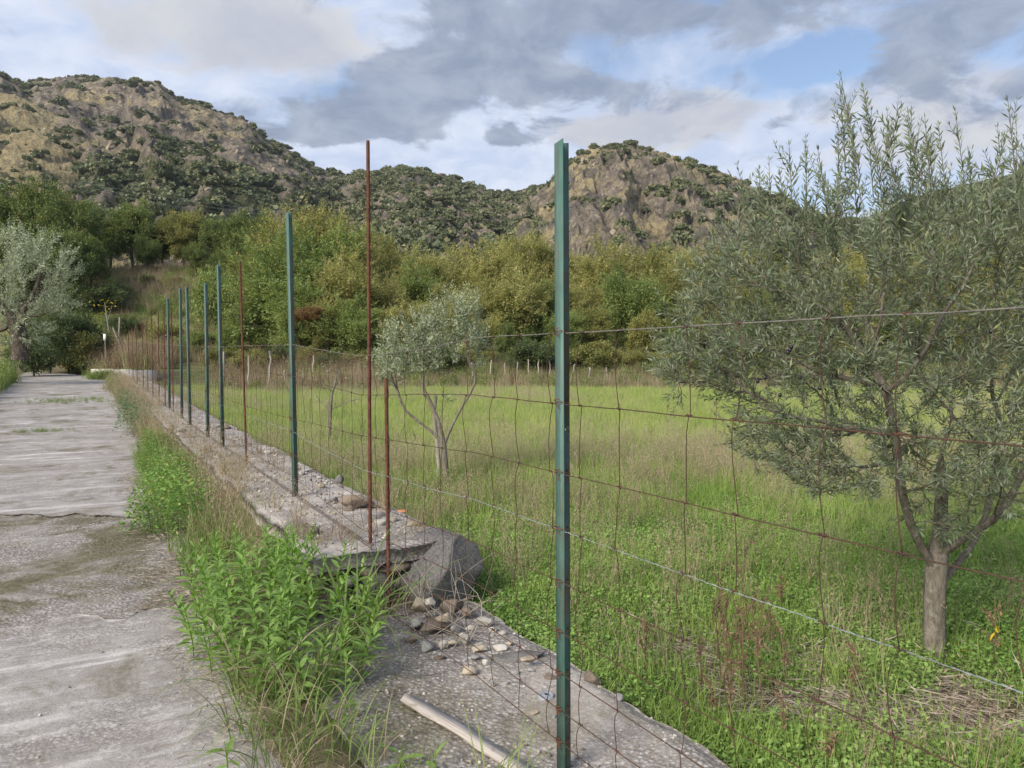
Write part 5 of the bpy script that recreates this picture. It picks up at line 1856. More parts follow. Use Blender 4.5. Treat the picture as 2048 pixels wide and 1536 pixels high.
bankb = [(205, 560, 52, 'bush', 'bush', 1.3), (255, 575, 55, 'bush', 'locust_green', 1.2), (300, 565, 57, 'bush', 'bush', 1.3), (350, 572, 57, 'bush', 'oak_yellow', 1.2), (410, 580, 54, 'bush', 'locust_green', 1.3), (470, 600, 50, 'bush', 'bush', 1.4), (330, 640, 47, 'bush', 'oak_yellow', 1.2), (250, 625, 49, 'bush', 'bush', 1.3), (400, 660, 45, 'bush', 'locust_green', 1.4), (455, 690, 42, 'bush', 'bush', 1.5)]
row(bankb, 'bush', 'bush', 'bushes on the grassy bank', lambda o_, m_: f'{o_} bush on the tan grassy bank counting from the lane end')
hedge = [(135, 600, 42, 'bush', 'bush', 0.75), (98, 615, 40, 'bush', 'bush', 0.75), (172, 630, 42.5, 'bush', 'bush', 0.75), (66, 660, 37, 'bush', 'bush', 0.85), (150, 660, 40.5, 'bush', 'oak_yellow', 0.9)]
row(hedge, 'bush', 'bush', 'bramble bushes at the far bend', lambda o_, m_: f'{o_} dusty green bramble bush at the far bend of the lane')
vb = []
for q_, (s_, w_, h_) in enumerate([(23.0, -4.9, 0.9), (25.5, -4.7, 1.0), (28.0, -4.9, 1.1), (31, -4.8, 1.1), (26, -6.0, 1.4), (29.5, -6.2, 1.5), (34, -5.4, 1.3)]):
    c_ = P(s_, w_)
    tree('bush', f'{ORD[q_]} low green bush on the verge across the lane', 'bush', 'bush', q_, 'locust_green', float(c_[0]), float(c_[1]), h_, 1.0, 'bushes on the verge across the lane', q_ * 1.3)
tree('bush', 'small fresh yellow green shrub in front of the bank oaks', 'bush', 'bush', 1, 'locust_green', (437 - 1024) / F_PX * 50, 50, 5.2, 0.5, None, 0.4, z=2.4)
low = [(u_, 745 + ft.normal(0, 8), 34 + ft.uniform(0, 2.0), 'bush', ['bush', 'locust_green', 'oak_yellow', 'locust'][int(ft.integers(0, 4))], ft.uniform(1.0, 1.6)) for u_ in list(np.arange(450, 1500, 52)) + list(np.arange(1500, 2100, 75))]
low = [(a_, 700 + ft.normal(0, 16), c_, d_, e_, f_) for a_, b_, c_, d_, e_, f_ in low]
row(low, 'bush', 'bush', 'undergrowth bushes behind the stakes', lambda o_, m_: f'{o_} undergrowth bush along the far edge of the field below the thicket')
tree('bush', 'rust coloured dead bush beside the second green post', 'bush', 'bush', 0, 'rust_leaf', (616 - 1024) / F_PX * 36.6, 36.6, 0.85, 1.6, None, 0.3, z=WY(616, 645, 36.6)[2])

# ------------------------------------------------------------------ hill shrubs
def shrub_mesh(seed, n=230):
    rg = np.random.default_rng(seed)
    d = unit(rg.normal(size=(n, 3)))
    d[:, 2] = np.abs(d[:, 2]) * 1.0 - 0.15
    rad = (0.72 + 0.35 * fbm(d * 2.1 + seed, 3, seed))[:, None] * rg.uniform(0.75, 1.05, (n, 1))
    Pp = d * rad * [1, 1, 0.85]
    D = unit(d * 0.5 + rg.normal(0, 0.6, (n, 3)))
    L = rg.uniform(0.22, 0.42, n)
    V_, F_ = leaf_arrays(Pp, D, L, L * 0.85, rg, 0.15, up=d)
    mbx = MB()
    mbx.put(V_, F_)
    bm = bmesh.new()
    bmesh.ops.create_icosphere(bm, subdivisions=2, radius=1.0)
    v = np.array([q.co[:] for q in bm.verts])
    f = np.array([[q.index for q in fc.verts] for fc in bm.faces])
    bm.free()
    v = v * (0.72 + 0.3 * fbm(v * 2.1 + seed, 3, seed))[:, None] * [1, 1, 0.8]
    mbx.put(v * 0.92, f)
    return mbx.mesh('hill_shrub', M['scrub'])


SHR = [shrub_mesh(500 + k) for k in range(5)]
hs = np.random.default_rng(88)


def hill_points(Hh, n, dens, rng, tmax=1.0):
    Vh, T = Hh
    nr, ntt = T.shape
    i = rng.integers(0, nr - 1, n * 4)
    j = rng.integers(3, ntt - 1, n * 4)
    a, b_ = rng.uniform(0, 1, (2, n * 4, 1))
    p = Vh[i, j] * (1 - a) * (1 - b_) + Vh[i + 1, j] * a * (1 - b_) + Vh[i, j + 1] * (1 - a) * b_ + Vh[i + 1, j + 1] * a * b_
    t = T[i, j]
    # area weight ~ y
    keep = (t < tmax) & (rng.uniform(0, 1, len(p)) < dens(p, t) * p[:, 1] / Vh[..., 1].max())
    return p[keep][:n], t[keep][:n]


upx = lambda p: p[:, 0] / p[:, 1] * F_PX + 1024
d_back = lambda p, t: np.clip(0.10 + 0.9 * sstep(560, 700, upx(p)) + 0.75 * sstep(0.62, 0.40, t) + 0.7 * sstep(0.15, 0.4, fbm(p * 0.045, 4, 5)) + 0.5 * sstep(0.96, 0.99, t), 0, 1)
d_peak = lambda p, t: np.clip(0.05 + 0.9 * sstep(0.05, 0.35, fbm(p * 0.06, 4, 15)) + 0.9 * sstep(0.90, 0.97, t) + 0.5 * sstep(1360, 1500, upx(p)) + 0.7 * sstep(1120, 1050, upx(p)), 0, 1)
d_spur = lambda p, t: np.clip(0.12 + 0.85 * sstep(0.05, 0.35, fbm(p * 0.055, 4, 25)) + 0.6 * sstep(0.55, 0.3, t), 0, 1)
d_far = lambda p, t: 0 * t + 1.0
pts_all = []
for nm, Hh, n, dn, r0, r1_ in (('back', H_back, 6000, d_back, 0.9, 3.6), ('peak', H_peak, 2000, d_peak, 0.5, 2.6), ('spur', H_spur, 650, d_spur, 0.5, 2.3), ('far', H_far, 2600, d_far, 3.0, 6.0)):
    p, t = hill_points(Hh, n, dn, hs)
    # shrubs grow on the ridge lines too
    vis = upx(p)
    sz = r0 + (r1_ - r0) * hs.uniform(0, 1, len(p)) ** 2.2
    pts_all.append((nm, p, sz))
for nm, nbig, lab, grp in (('back', 110, 'dark green shrub dotted on the long rocky hill', 'shrubs on the long hill'), ('peak', 100, 'dark green shrub clinging to the steep rocky peak', 'shrubs on the rocky peak'),
                           ('spur', 85, 'dark green shrub on the golden grassy spur', 'shrubs on the golden spur'), ('far', 0, '', '')):
    p, sz = [(a_, b_) for n_, a_, b_ in pts_all if n_ == nm][0]
    inview = (upx(p) > 5) & (upx(p) < 2043)
    app = np.where(inview, sz / p[:, 1], 0)
    order = np.argsort(-app)
    bigi, rest = order[:nbig], order[nbig:]
    for i in bigi:
        o = link('hill_shrub', SHR[int(hs.integers(0, 5))], None, (p[i][0], p[i][1], p[i][2] + sz[i] * 0.15), (hs.normal(0, 0.1), hs.normal(0, 0.1), hs.uniform(0, 6.28)), (sz[i] * hs.uniform(0.8, 1.3), sz[i], sz[i] * hs.uniform(0.8, 1.15)))
        tag(o, lab, 'shrub', grp)
    q, z_ = p[rest], sz[rest]
    n = len(q)
    scl = np.stack([z_ * hs.uniform(0.8, 1.5, n), z_ * hs.uniform(0.8, 1.3, n), z_ * hs.uniform(0.7, 1.1, n)], -1)
    scatter('scrub', {'back': 'scrub woodland over the long hill', 'peak': 'small scrub on the rocky peak', 'spur': 'small scrub on the golden spur', 'far': 'woodland covering the distant ridge'}[nm],
            q + np.array([0, 0, 1]) * (z_ * 0.12)[:, None], np.stack([0 * z_, 0 * z_, hs.uniform(0, 6.28, n)], -1), scl, hs.integers(0, 5, n), SHR)

# rock outcrops and boulders on the slopes
HR = [rock_mesh(np.random.default_rng(800 + k), (1, 1, 1), M['hill_stone'], 12, 2, 'outcrop', 0.25) for k in range(5)]
for nm, Hh, n, r0, r1_, dn in (('rocks on the long hill', H_back, 1300, 0.3, 1.7, lambda p, t: np.clip(0.1 + 0.9 * sstep(-0.05, 0.3, fbm(p * 0.03, 4, 45)) + 0.6 * sstep(0.8, 0.95, t), 0, 1) * sstep(720, 560, upx(p))),
                               ('rocks on the steep peak', H_peak, 700, 0.3, 1.5, lambda p, t: np.clip(0.2 + 0.9 * sstep(-0.05, 0.3, fbm(p * 0.04, 4, 46)), 0, 1)),
                               ('rocks on the golden spur', H_spur, 200, 0.25, 1.0, lambda p, t: np.clip(0.1 + 0.8 * sstep(0.0, 0.3, fbm(p * 0.05, 4, 47)), 0, 1))):
    p, t = hill_points(Hh, n, dn, hs)
    n = len(p)
    sz = r0 + (r1_ - r0) * hs.uniform(0, 1, n) ** 3
    scatter('rocks', nm, p, np.stack([hs.normal(0, 0.35, n), hs.normal(0.3, 0.3, n), hs.normal(0.4, 0.5, n)], -1),
            np.stack([sz * hs.uniform(0.5, 1.1, n), sz * hs.uniform(0.6, 1.2, n), sz * hs.uniform(0.7, 1.7, n)], -1), hs.integers(0, 5, n), HR)

# ------------------------------------------------------------------ dry growth: bank, field edge, wall foot
dg = np.random.default_rng(99)
T_tall = []
for k in range(4):
    mb = MB()
    seedheads(dg, 26, 0.55, 1.15, 0.30, mb, 0.012)
    mb.put(*blades(dg, 22, 0.3, 0.8, 0.3, 0.014, 0.8))
    T_tall.append(mb.mesh('tall_dry_tuft', M['straw']))
T_reed = []
for k in range(3):
    mb = MB()
    seedheads(dg, 20, 0.6, 1.3, 0.30, mb, 0.012)
    mb.put(*herb(dg, 60, 0.3, 0.15, 1.0, 0.06))
    T_reed.append(mb.mesh('brown_weed_tuft', M['brown_weed']))
T_gbank = []
for k in range(3):
    mb = MB()
    mb.put(*blades(dg, 50, 0.25, 0.7, 0.32, 0.016, 0.9))
    mb.put(*herb(dg, 60, 0.3, 0.1, 0.5, 0.07))
    T_gbank.append(mb.mesh('green_rough_tuft', M['locust_green']))


def wedge(n, u0, u1, y0, y1, rng):
    y = rng.uniform(y0, y1, n)
    u = rng.uniform(u0, u1, n)
    return (u - 1024) / F_PX * y, y


x, y = wedge(5200, 150, 640, 42, 66, dg)
do_scatter('bank_grass', 'tall tan dry grass on the bank behind the lane', x, y, T_tall, dg, 0.6, 1.3, dens=lambda x, y: 0.12 + 0.6 * sstep(-0.1, 0.35, fb2(x, y, 0.25, 3, 66)))
x, y = wedge(4200, 120, 640, 42, 66, dg)
do_scatter('bank_weeds', 'rough green and brown weeds on the bank', x, y, T_gbank, dg, 0.6, 1.4, dens=lambda x, y: 0.15 + 0.75 * sstep(-0.15, 0.25, fb2(x, y, 0.22, 3, 67)))
x, y = wedge(2400, 430, 760, 27.5, 35, dg)
s_, w_ = SW(x, y)
x, y = x[w_ > 1.2], y[w_ > 1.2]
do_scatter('dry_weeds', 'brown dry weeds along the far edge of the field', x, y, T_reed[:1] + T_tall[1:] + T_gbank[:2], dg, 0.25, 1.05, dens=lambda x, y: 0.6 * sstep(27, 31, y - 1.5 * fb2(x, y, 0.4, 2, 5)))
x, y = wedge(3600, 640, 2150, 30.6, 36, dg)
do_scatter('edge_grass', 'dry tan grass along the foot of the thicket', x, y, T_tall, dg, 0.35, 0.8, dens=lambda x, y: 0.5 * sstep(30.4, 32, y))
x, y = wedge(2500, 440, 2150, 31.5, 38, dg)
do_scatter('edge_weeds', 'low green weeds at the foot of the thicket', x, y, T_gbank, dg, 0.5, 1.2, dens=lambda x, y: 0.5 + 0 * x)
x, y = wedge(500, 185, 345, 37, 44, dg)
do_scatter('dry_reeds', 'dark brown dry weeds behind the far rusty bars', x, y, T_reed[:1] + T_tall + T_gbank[:1], dg, 0.5, 1.7, dens=lambda x, y: 0.5 + 0 * x)
# beside the lane on its far side
s = dg.uniform(16, 47, 900)
w = -4.0 - dg.uniform(0.0, 1, 900) ** 0.8 * 5.0 - 0.022 * np.maximum(0, s - 38) ** 2
q = P(s, w)
do_scatter('verge_weeds', 'green weeds on the verge across the lane', q[:, 0], q[:, 1], T_gbank, dg, 0.7, 1.5)
# wall foot, lane side: many small tufts
VS = []
for k in range(3):
    mb = MB()
    mb.put(*blades(dg, 26, 0.10, 0.34, 0.10, 0.006, 1.0))
    VS.append(mb.mesh('verge_tuft', M['blade']))
VD = []
for k in range(3):
    mb = MB()
    mb.put(*blades(dg, 20, 0.10, 0.42, 0.09, 0.0045, 0.9))
    seedheads(dg, 5, 0.25, 0.5, 0.08, mb, 0.003)
    VD.append(mb.mesh('verge_dry_tuft', M['straw']))
vz = lambda x, y: path_z(SW(x, y)[0]) + 0.03 + 0.19 * sstep(-0.66, -0.34, SW(x, y)[1]) * sstep(5.4, 6.3, SW(x, y)[0])
s = np.concatenate([dg.uniform(6.6, 34, 1500), dg.uniform(2.4, 4.2, 60)])
w = -0.64 + 0.16 * sstep(12, 18, s) + dg.normal(0, 0.12, len(s)) * (1 - 0.4 * sstep(12, 18, s))
q = P(s, w)
do_scatter('verge_grass', 'ragged green grass between the lane and the wall', q[:, 0], q[:, 1], VS, dg, 0.6, 1.3, zfun=vz, dens=lambda x, y: 0.08 + 0.8 * sstep(0.0, 0.30, fb2(x, y, 0.55, 3, 131)))
s = dg.uniform(6.6, 34, 800)
w = -0.46 + dg.normal(0, 0.13, len(s))
q = P(s, w)
do_scatter('verge_dry_grass', 'dry grass between the lane and the wall', q[:, 0], q[:, 1], VD, dg, 0.6, 1.4, zfun=vz, dens=lambda x, y: 0.55 + 0 * x)
# thin dry growth over the wall top
s = S_END + 0.3 + 27 * dg.uniform(0, 1, 900) ** 1.6
w = -0.36 + 0.9 * dg.uniform(0, 1, len(s)) ** 1.7
q = P(s, w)
do_scatter('wall_grass', 'thin dry stems growing from cracks of the wall top', q[:, 0], q[:, 1], VD, dg, 0.35, 0.8, zfun=lambda x, y: WALL_H + path_z(SW(x, y)[0]), dens=lambda x, y: 0.06 + 0.5 * sstep(0.0, 0.3, fb2(x, y, 1.5, 3, 13)) + 0.3 * sstep(14, 20, y))
# grass in the middle of the lane far away
def lane_clump(name, label, u, v, n, su, sv, srcs, s0, s1):
    c = WZ(u, v, 0.12)
    for q_ in range(3):
        c = WZ(u, v, float(path_z(SW(c[0], c[1])[0])))
    ss, ww = SW(c[0], c[1])
    S_ = ss + dg.normal(0, su, n)
    W_ = ww + dg.normal(0, sv, n)
    q = P(S_, W_)
    do_scatter(name, label, q[:, 0], q[:, 1], srcs, dg, s0, s1, zfun=lambda x, y: path_z(SW(x, y)[0]) + 0.005)


lane_clump('grass_patch', 'flat yellow green grass patch in the middle of the lane', 150, 803, 90, 0.55, 0.7, VS, 0.35, 0.6)
lane_clump('grass_patch', 'small grey green weed patch on the lane', 85, 864, 40, 0.12, 0.22, VS, 0.25, 0.45)
lane_clump('grass_patch', 'bright green grass clump against the parapet', 226, 757, 110, 0.7, 0.45, T_gbank, 0.5, 0.9)

# ------------------------------------------------------------------ gravel bits on the concrete
gr = np.random.default_rng(111)
PB = [rock_mesh(gr, (0.012, 0.010, 0.007), M[k], 6, 1, 'pebble') for k in ('stone_pale', 'stone_grey', 'stone_tan', 'stone_brown')]
s = gr.uniform(0.5, S_END, 2800)
w = gr.uniform(-0.6, 0.56, 2800)
q = P(s, w)
do_scatter('gravel', 'loose gravel on the broken footing', q[:, 0], q[:, 1], PB, gr, 0.25, 1.1, 0.3, zfun=lambda x, y: 0.034 + 0 * x)
s = gr.uniform(S_END + 0.1, 15, 1500)
w = gr.uniform(-0.3, 0.52, 1500)
q = P(s, w)
do_scatter('gravel', 'loose gravel on the wall top', q[:, 0], q[:, 1], PB, gr, 0.4, 1.8, 0.3, zfun=lambda x, y: WALL_H + path_z(SW(x, y)[0]) + 0.002)
s = gr.uniform(2.5, 16, 520)
w = -0.5 - gr.uniform(0, 1, 520) ** 1.6 * 3.2
q = P(s, w)
do_scatter('gravel', 'scattered grit on the lane', q[:, 0], q[:, 1], PB, gr, 0.25, 0.9, 0.3, zfun=lambda x, y: path_z(SW(x, y)[0]) + 0.004)


# ------------------------------------------------------------------ leafy weeds beside the wall end, leaf by leaf
def lance_mesh(seed, mat):
    rg = np.random.default_rng(seed)
    n = 5
    Vv, Fv = [], []
    for k in range(n):
        t = k / (n - 1)
        w_ = 0.165 * math.sin(math.pi * (t * 0.93 + 0.05)) ** 0.85 * (1 - 0.35 * t)
        z_ = 0.10 * t - 0.26 * t * t
        f_ = 0.35 * w_
        Vv += [[t, -w_, z_ + f_ + rg.normal(0, 0.008)], [t, 0, z_], [t, w_, z_ + f_ + rg.normal(0, 0.008)]]
        if k:
            b_ = (k - 1) * 3
            Fv += [[b_, b_ + 1, b_ + 4, b_ + 3], [b_ + 1, b_ + 2, b_ + 5, b_ + 4]]
    mb = MB()
    mb.put(Vv, Fv)
    return mb.mesh('leaf', mat, True)


LEAFS = [lance_mesh(k, M['weed']) for k in range(3)]
lw = np.random.default_rng(123)


def leafy_plant(x, y, z, h, label, lean, group, gapz=0.0130, lmax=0.078, leaf_objs=True):
    e = thing('leafy_weed', label, 'weed', (x, y, z), group)
    mb = MB()
    t = np.linspace(0, 1, 6)[:, None]
    st = np.array([lean[0], lean[1], 0]) * t ** 1.6 * h + np.array([0, 0, 1.0]) * t * h
    mb.tube(st, np.linspace(0.0035, 0.0015, 6), 5)
    link('stem', mb.mesh('stem', M['weed'], True), e)
    n = int(h * 0.85 / gapz)
    ga = lw.uniform(0, 6.28)
    for i in range(n):
        f = 0.12 + 0.88 * i / n
        p_ = np.array([lean[0], lean[1], 0]) * f ** 1.6 * h + np.array([0, 0, f * h])
        ga += 2.4 + lw.normal(0, 0.2)
        up_ = 0.10 + 1.0 * f ** 2 + lw.normal(0, 0.15)
        L_ = lmax * (0.55 + 0.6 * math.sin(math.pi * min(1, f * 0.78 + 0.12))) * lw.uniform(0.8, 1.2) * (1 - 0.55 * max(0, f - 0.75) / 0.25)
        link('leaf', LEAFS[i % 3], e, tuple(p_), (lw.normal(0, 0.25), -up_, ga), L_)
    return e


cl = []
for k in range(1500):
    s_, w_ = lw.uniform(4.15, 6.35), lw.uniform(-1.08, -0.15)
    if w_ > -0.34 and s_ > 5.2:
        continue
    if ((s_ - 5.2) / 1.02) ** 2 + ((w_ + 0.60) / 0.46) ** 2 > 1:
        continue
    if all((s_ - a_) ** 2 + (w_ - b_) ** 2 > 0.084 ** 2 for a_, b_ in cl):
        cl.append((s_, w_))
    if len(cl) >= 84:
        break
for k, (s_, w_) in enumerate(sorted(cl, key=lambda q: q[0])):
    q = P(s_, w_)
    edge_ = ((s_ - 5.2) / 1.02) ** 2 + ((w_ + 0.60) / 0.46) ** 2
    h = (0.56 - 0.24 * edge_) * lw.uniform(0.82, 1.1)
    ln = np.array([q[0] - P(5.3, -0.62)[0], q[1] - P(5.3, -0.62)[1]]) * 0.55 + lw.normal(0, 0.1, 2)
    leafy_plant(float(q[0]), float(q[1]), 0.02, h, f'bright green leafy weed, {ORD[k]} from the camera in the dense clump at the wall end', ln, 'leafy weeds in the clump at the wall end')
for k, (u, v, h, lb) in enumerate([(690, 1440, 0.30, 'single leafy weed rising from the coarse grass by the dark moss'), (455, 1535, 0.12, 'low leafy weed at the foot of the coarse grass'),
                                   (800, 1540, 0.10, 'tiny leafy weed by the end of the wooden lath'), (870, 1545, 0.09, 'smallest leafy seedling on the footing near the lath')]):
    q = WZ(u, v, 0.03)
    leafy_plant(q[0], q[1], 0.02, h, lb, lw.normal(0, 0.1, 2), None, 0.017, 0.075)

# further clumps along the wall: single-mesh plants
def bushy_weed(seed, n, h, rad, ll, lw_, mat):
    rg = np.random.default_rng(seed)
    a = rg.uniform(0, 6.28, n)
    f = rg.uniform(0.08, 1, n)
    rr = rad * np.sqrt(rg.uniform(0, 1, n)) * (1.1 - 0.5 * f)
    Pp = np.stack([rr * np.cos(a), rr * np.sin(a), h * f * (1 - 0.35 * (rr / rad) ** 2)], -1)
    az = a + rg.normal(0, 0.9, n)
    D = unit(np.stack([np.cos(az), np.sin(az), rg.normal(0.1, 0.4, n)], -1))
    L = ll * rg.uniform(0.6, 1.3, n)
    V_, F_ = leaf_arrays(Pp, D, L, L * lw_, rg, 0.15, up=np.array([0, 0, 1.0]))
    mb = MB()
    mb.put(V_, F_)
    for q_ in range(14):
        aa, r_ = rg.uniform(0, 6.28), rad * rg.uniform(0.1, 0.8)
        mb.tube([[0.2 * r_ * math.cos(aa), 0.2 * r_ * math.sin(aa), 0], [0.7 * r_ * math.cos(aa), 0.7 * r_ * math.sin(aa), h * 0.5], [r_ * math.cos(aa), r_ * math.sin(aa), h * 0.9]], [0.003, 0.0025, 0.001], 4, cap=False)
    return mb.mesh('bushy_weed', mat)


BW = [bushy_weed(600 + k, 750, 0.42, 0.32, 0.040, 0.45, M['weed_low']) for k in range(3)]
BB = [bushy_weed(620 + k, 420, 0.55, 0.40, 0.06, 0.35, M['weed_blue']) for k in range(2)]
wl_ = [(8.1, -1.02, 0.6), (7.9, -0.72, 1.0), (8.3, -0.92, 1.05), (8.6, -0.60, 1.0), (8.9, -0.85, 1.05), (9.3, -0.66, 1.0), (9.7, -0.82, 0.95), (10.2, -0.6, 1.0), (10.7, -0.78, 0.9), (11.3, -0.58, 0.95),
       (11.9, -0.72, 0.8), (12.7, -0.55, 0.9), (12.3, -0.62, 0.8), (13.3, -0.6, 0.85), (14.3, -0.5, 0.9), (15.2, -0.52, 0.8)]
for k, (s_, w_, sc_) in enumerate(wl_):
    q = P(s_, w_, 0.02)
    tag(link('weed_bush', BW[k % 3], None, tuple(q), (0, 0, lw.uniform(0, 6.28)), sc_ * lw.uniform(0.9, 1.1)), f'{ORD[k]} low green bushy weed along the lane edge beyond the leafy clump', 'weed', 'bushy weeds along the lane edge')
for k, (s_, w_, sc_) in enumerate([(16.2, -0.55, 0.9), (17.0, -0.65, 1.0), (17.9, -0.55, 1.0), (18.9, -0.58, 1.0), (20.0, -0.5, 1.0), (21.6, -0.5, 1.0), (23.5, -0.45, 1.0)]):
    q = P(s_, w_, 0.02 + float(path_z(s_)))
    tag(link('weed_bush', BB[k % 2], None, tuple(q), (0, 0, lw.uniform(0, 6.28)), sc_), f'{ORD[k]} bluish green weed by the wall further along the lane', 'weed', 'bluish weeds along the wall')

# ------------------------------------------------------------------ coarse grass tufts, blade by blade
def blade_mesh(seed, bend, wd, mat):
    rg = np.random.default_rng(seed)
    n = 9
    Vv, Fv = [], []
    ang = rg.uniform(0.05, 0.25)
    p_ = np.array([0.0, 0, 0])
    tw_ = rg.normal(0, 0.5)
    for k in range(n):
        t = k / (n - 1)
        w_ = wd * (0.7 + 0.5 * math.sin(math.pi * min(1, t * 1.1))) * (1 - t) ** 0.5 * 0.5 + 0.0004
        a_ = ang + bend * t ** 1.4
        if k:
            p_ = p_ + np.array([math.sin(a_), 0.05 * tw_ * t, math.cos(a_)]) / (n - 1)
        sd = np.array([math.sin(tw_ * t) * 0.5, math.cos(tw_ * t), 0])
        Vv += [p_ + sd * w_, p_ + np.array([-0.25 * w_, 0, -0.25 * w_]), p_ - sd * w_]
        if k:
            b_ = (k - 1) * 3
            Fv += [[b_, b_ + 1, b_ + 4, b_ + 3], [b_ + 1, b_ + 2, b_ + 5, b_ + 4]]
    mb = MB()
    mb.put(Vv, Fv)
    return mb.mesh('blade', mat, True)


BL = [blade_mesh(k, lw.uniform(0.7, 2.7), lw.uniform(0.012, 0.022), M['blade']) for k in range(14)]
BD = [blade_mesh(40 + k, lw.uniform(1.0, 2.6), lw.uniform(0.010, 0.016), M['straw']) for k in range(6)]


def grass_tuft(u, v, n, h0, h1, rad, label, z=0.03, dry=0.3, group='coarse grass tufts by the wall end', lean=None):
    c = WZ(u, v, z)
    e = thing('grass_tuft', label, 'grass', tuple(c), group)
    for i in range(n):
        a_, r_ = lw.uniform(0, 6.28), rad * math.sqrt(lw.uniform(0, 1))
        d_ = lw.uniform() < dry
        m_ = BD[int(lw.integers(0, 6))] if d_ else BL[int(lw.integers(0, 14))]
        az = a_ + lw.normal(0, 0.8)
        link('blade', m_, e, (r_ * math.cos(a_), r_ * math.sin(a_), -0.01), (lw.normal(0, 0.15), lw.normal(0.05, 0.15), az), lw.uniform(h0, h1))
    return e


grass_tuft(610, 1400, 80, 0.30, 0.66, 0.13, 'tallest arching coarse grass tuft in front of the leafy clump')
grass_tuft(690, 1310, 40, 0.30, 0.75, 0.09, 'upright coarse grass tuft against the leafy clump, long thin blades')
grass_tuft(520, 1400, 50, 0.22, 0.55, 0.11, 'coarse grass tuft spilling over the concrete lane')
grass_tuft(640, 1500, 85, 0.18, 0.48, 0.14, 'lower coarse grass tuft nearest the camera beside the footing')
grass_tuft(560, 1545, 70, 0.15, 0.42, 0.12, 'sprawling dry grass tuft on the lane edge nearest the camera', dry=0.45)
grass_tuft(505, 1465, 50, 0.2, 0.5, 0.10, 'thin grass tuft leaning out over the concrete lane', dry=0.35)
grass_tuft(600, 1470, 75, 0.15, 0.4, 0.12, 'low tangled grass tuft beside the tallest arching one', dry=0.4)
grass_tuft(715, 1550, 55, 0.15, 0.35, 0.12, 'short grass tuft at the bottom corner of the footing', dry=0.3)
grass_tuft(770, 1235, 40, 0.25, 0.55, 0.07, 'thin grass tuft at the foot of the short rusty bar', dry=0.3)
grass_tuft(840, 1210, 40, 0.2, 0.45, 0.09, 'dry tuft between the wall end stones and the rubble', dry=0.75)
grass_tuft(520, 1075, 90, 0.2, 0.5, 0.14, 'yellowish grass tuft on the lane edge behind the leafy clump', dry=0.45)
grass_tuft(450, 1085, 50, 0.2, 0.45, 0.12, 'grass tuft hanging over the lane beyond the leafy clump', dry=0.35)
grass_tuft(590, 1060, 34, 0.2, 0.45, 0.12, 'reddish dry tuft at the wall side of the yellowish grass', dry=0.8)
grass_tuft(705, 1295, 26, 0.55, 0.9, 0.10, 'long arching grass blades leaning out of the leafy clump over the footing', dry=0.1)
grass_tuft(450, 1190, 16, 0.45, 0.75, 0.10, 'long dry grass blades hanging over the lane beside the leafy clump', dry=0.5)
# grasses in the field close to the fence
for k, (u, v, n, h0, h1, lb) in enumerate([(1575, 1385, 22, 0.12, 0.34, 'broad bladed green tuft in the bare patch of the field'), (1160, 1480, 30, 0.1, 0.25, 'tuft of field grass growing against the footing edge behind the post'),
                                           (1330, 1440, 34, 0.1, 0.28, 'spiky green field tuft just past the footing edge'), (1880, 1350, 60, 0.08, 0.2, 'bright green tuft round the foot of the big olive trunk'),
                                           (1790, 1335, 34, 0.08, 0.2, 'green tuft just before the big olive trunk'), (1380, 1180, 28, 0.1, 0.26, 'yellowish field tuft between the fence wires'),
                                           (1990, 1390, 40, 0.08, 0.22, 'green tuft past the big olive trunk'), (1240, 1130, 30, 0.12, 0.3, 'yellow tinged field tuft beyond the post')]):
    grass_tuft(u, v, n, h0, h1, 0.10, lb, -0.10, 0.12, 'broad grass tufts in the field')


# ------------------------------------------------------------------ tall dead stalks in the field
def dead_stalk(u, v, vt, label, seed, yellow=False, mat='brown_weed', z=-0.1, seeds=90):
    rg = np.random.default_rng(seed)
    c = WZ(u, v, z)
    h = float(WY(u, vt, c[1])[2] - z)
    e = thing('dead_weed', label, 'weed', tuple(c), 'dead stalks standing in the field')
    mb = MB()
    t = np.linspace(0, 1, 7)[:, None]
    ln = np.append(rg.normal(0, 0.08, 2), 0)
    st = ln * t ** 1.5 * h + np.array([0, 0, h]) * t
    mb.tube(st, np.linspace(0.004, 0.0018, 7), 5)
    tips = []
    for k in range(9):
        f = rg.uniform(0.35, 0.95)
        b_ = ln * f ** 1.5 * h + np.array([0, 0, h * f])
        d_ = unit(np.array([rg.normal(0, 0.5), rg.normal(0, 0.5), 1.0]))
        L_ = h * rg.uniform(0.10, 0.28)
        mb.tube([b_, b_ + d_ * L_ * 0.6, b_ + d_ * L_ + [0, 0, 0.02]], [0.0022, 0.0016, 0.001], 4)
        for q_ in range(seeds // 9):
            tips.append(b_ + d_ * L_ * rg.uniform(0.2, 1.05) + rg.normal(0, 0.006, 3))
    link('stem', mb.mesh('stem', M['brown_weed']), e)
    tp = np.array(tips)
    V_, F_ = leaf_arrays(tp, unit(rg.normal(size=tp.shape) + [0, 0, -0.3]), rg.uniform(0.012, 0.035, len(tp)), 0.009, rg)
    kind(link('seed_head', mesh_np('seed_head', V_, F_, M[mat]), e), 'stuff')
    if yellow:
        for k in range(4):
            f = rg.uniform(0.3, 0.7)
            link('leaf', YL, e, (0, 0, h * f), (rg.normal(0, 0.4), rg.uniform(0.2, 0.9), rg.uniform(0, 6.28)), rg.uniform(0.05, 0.075))


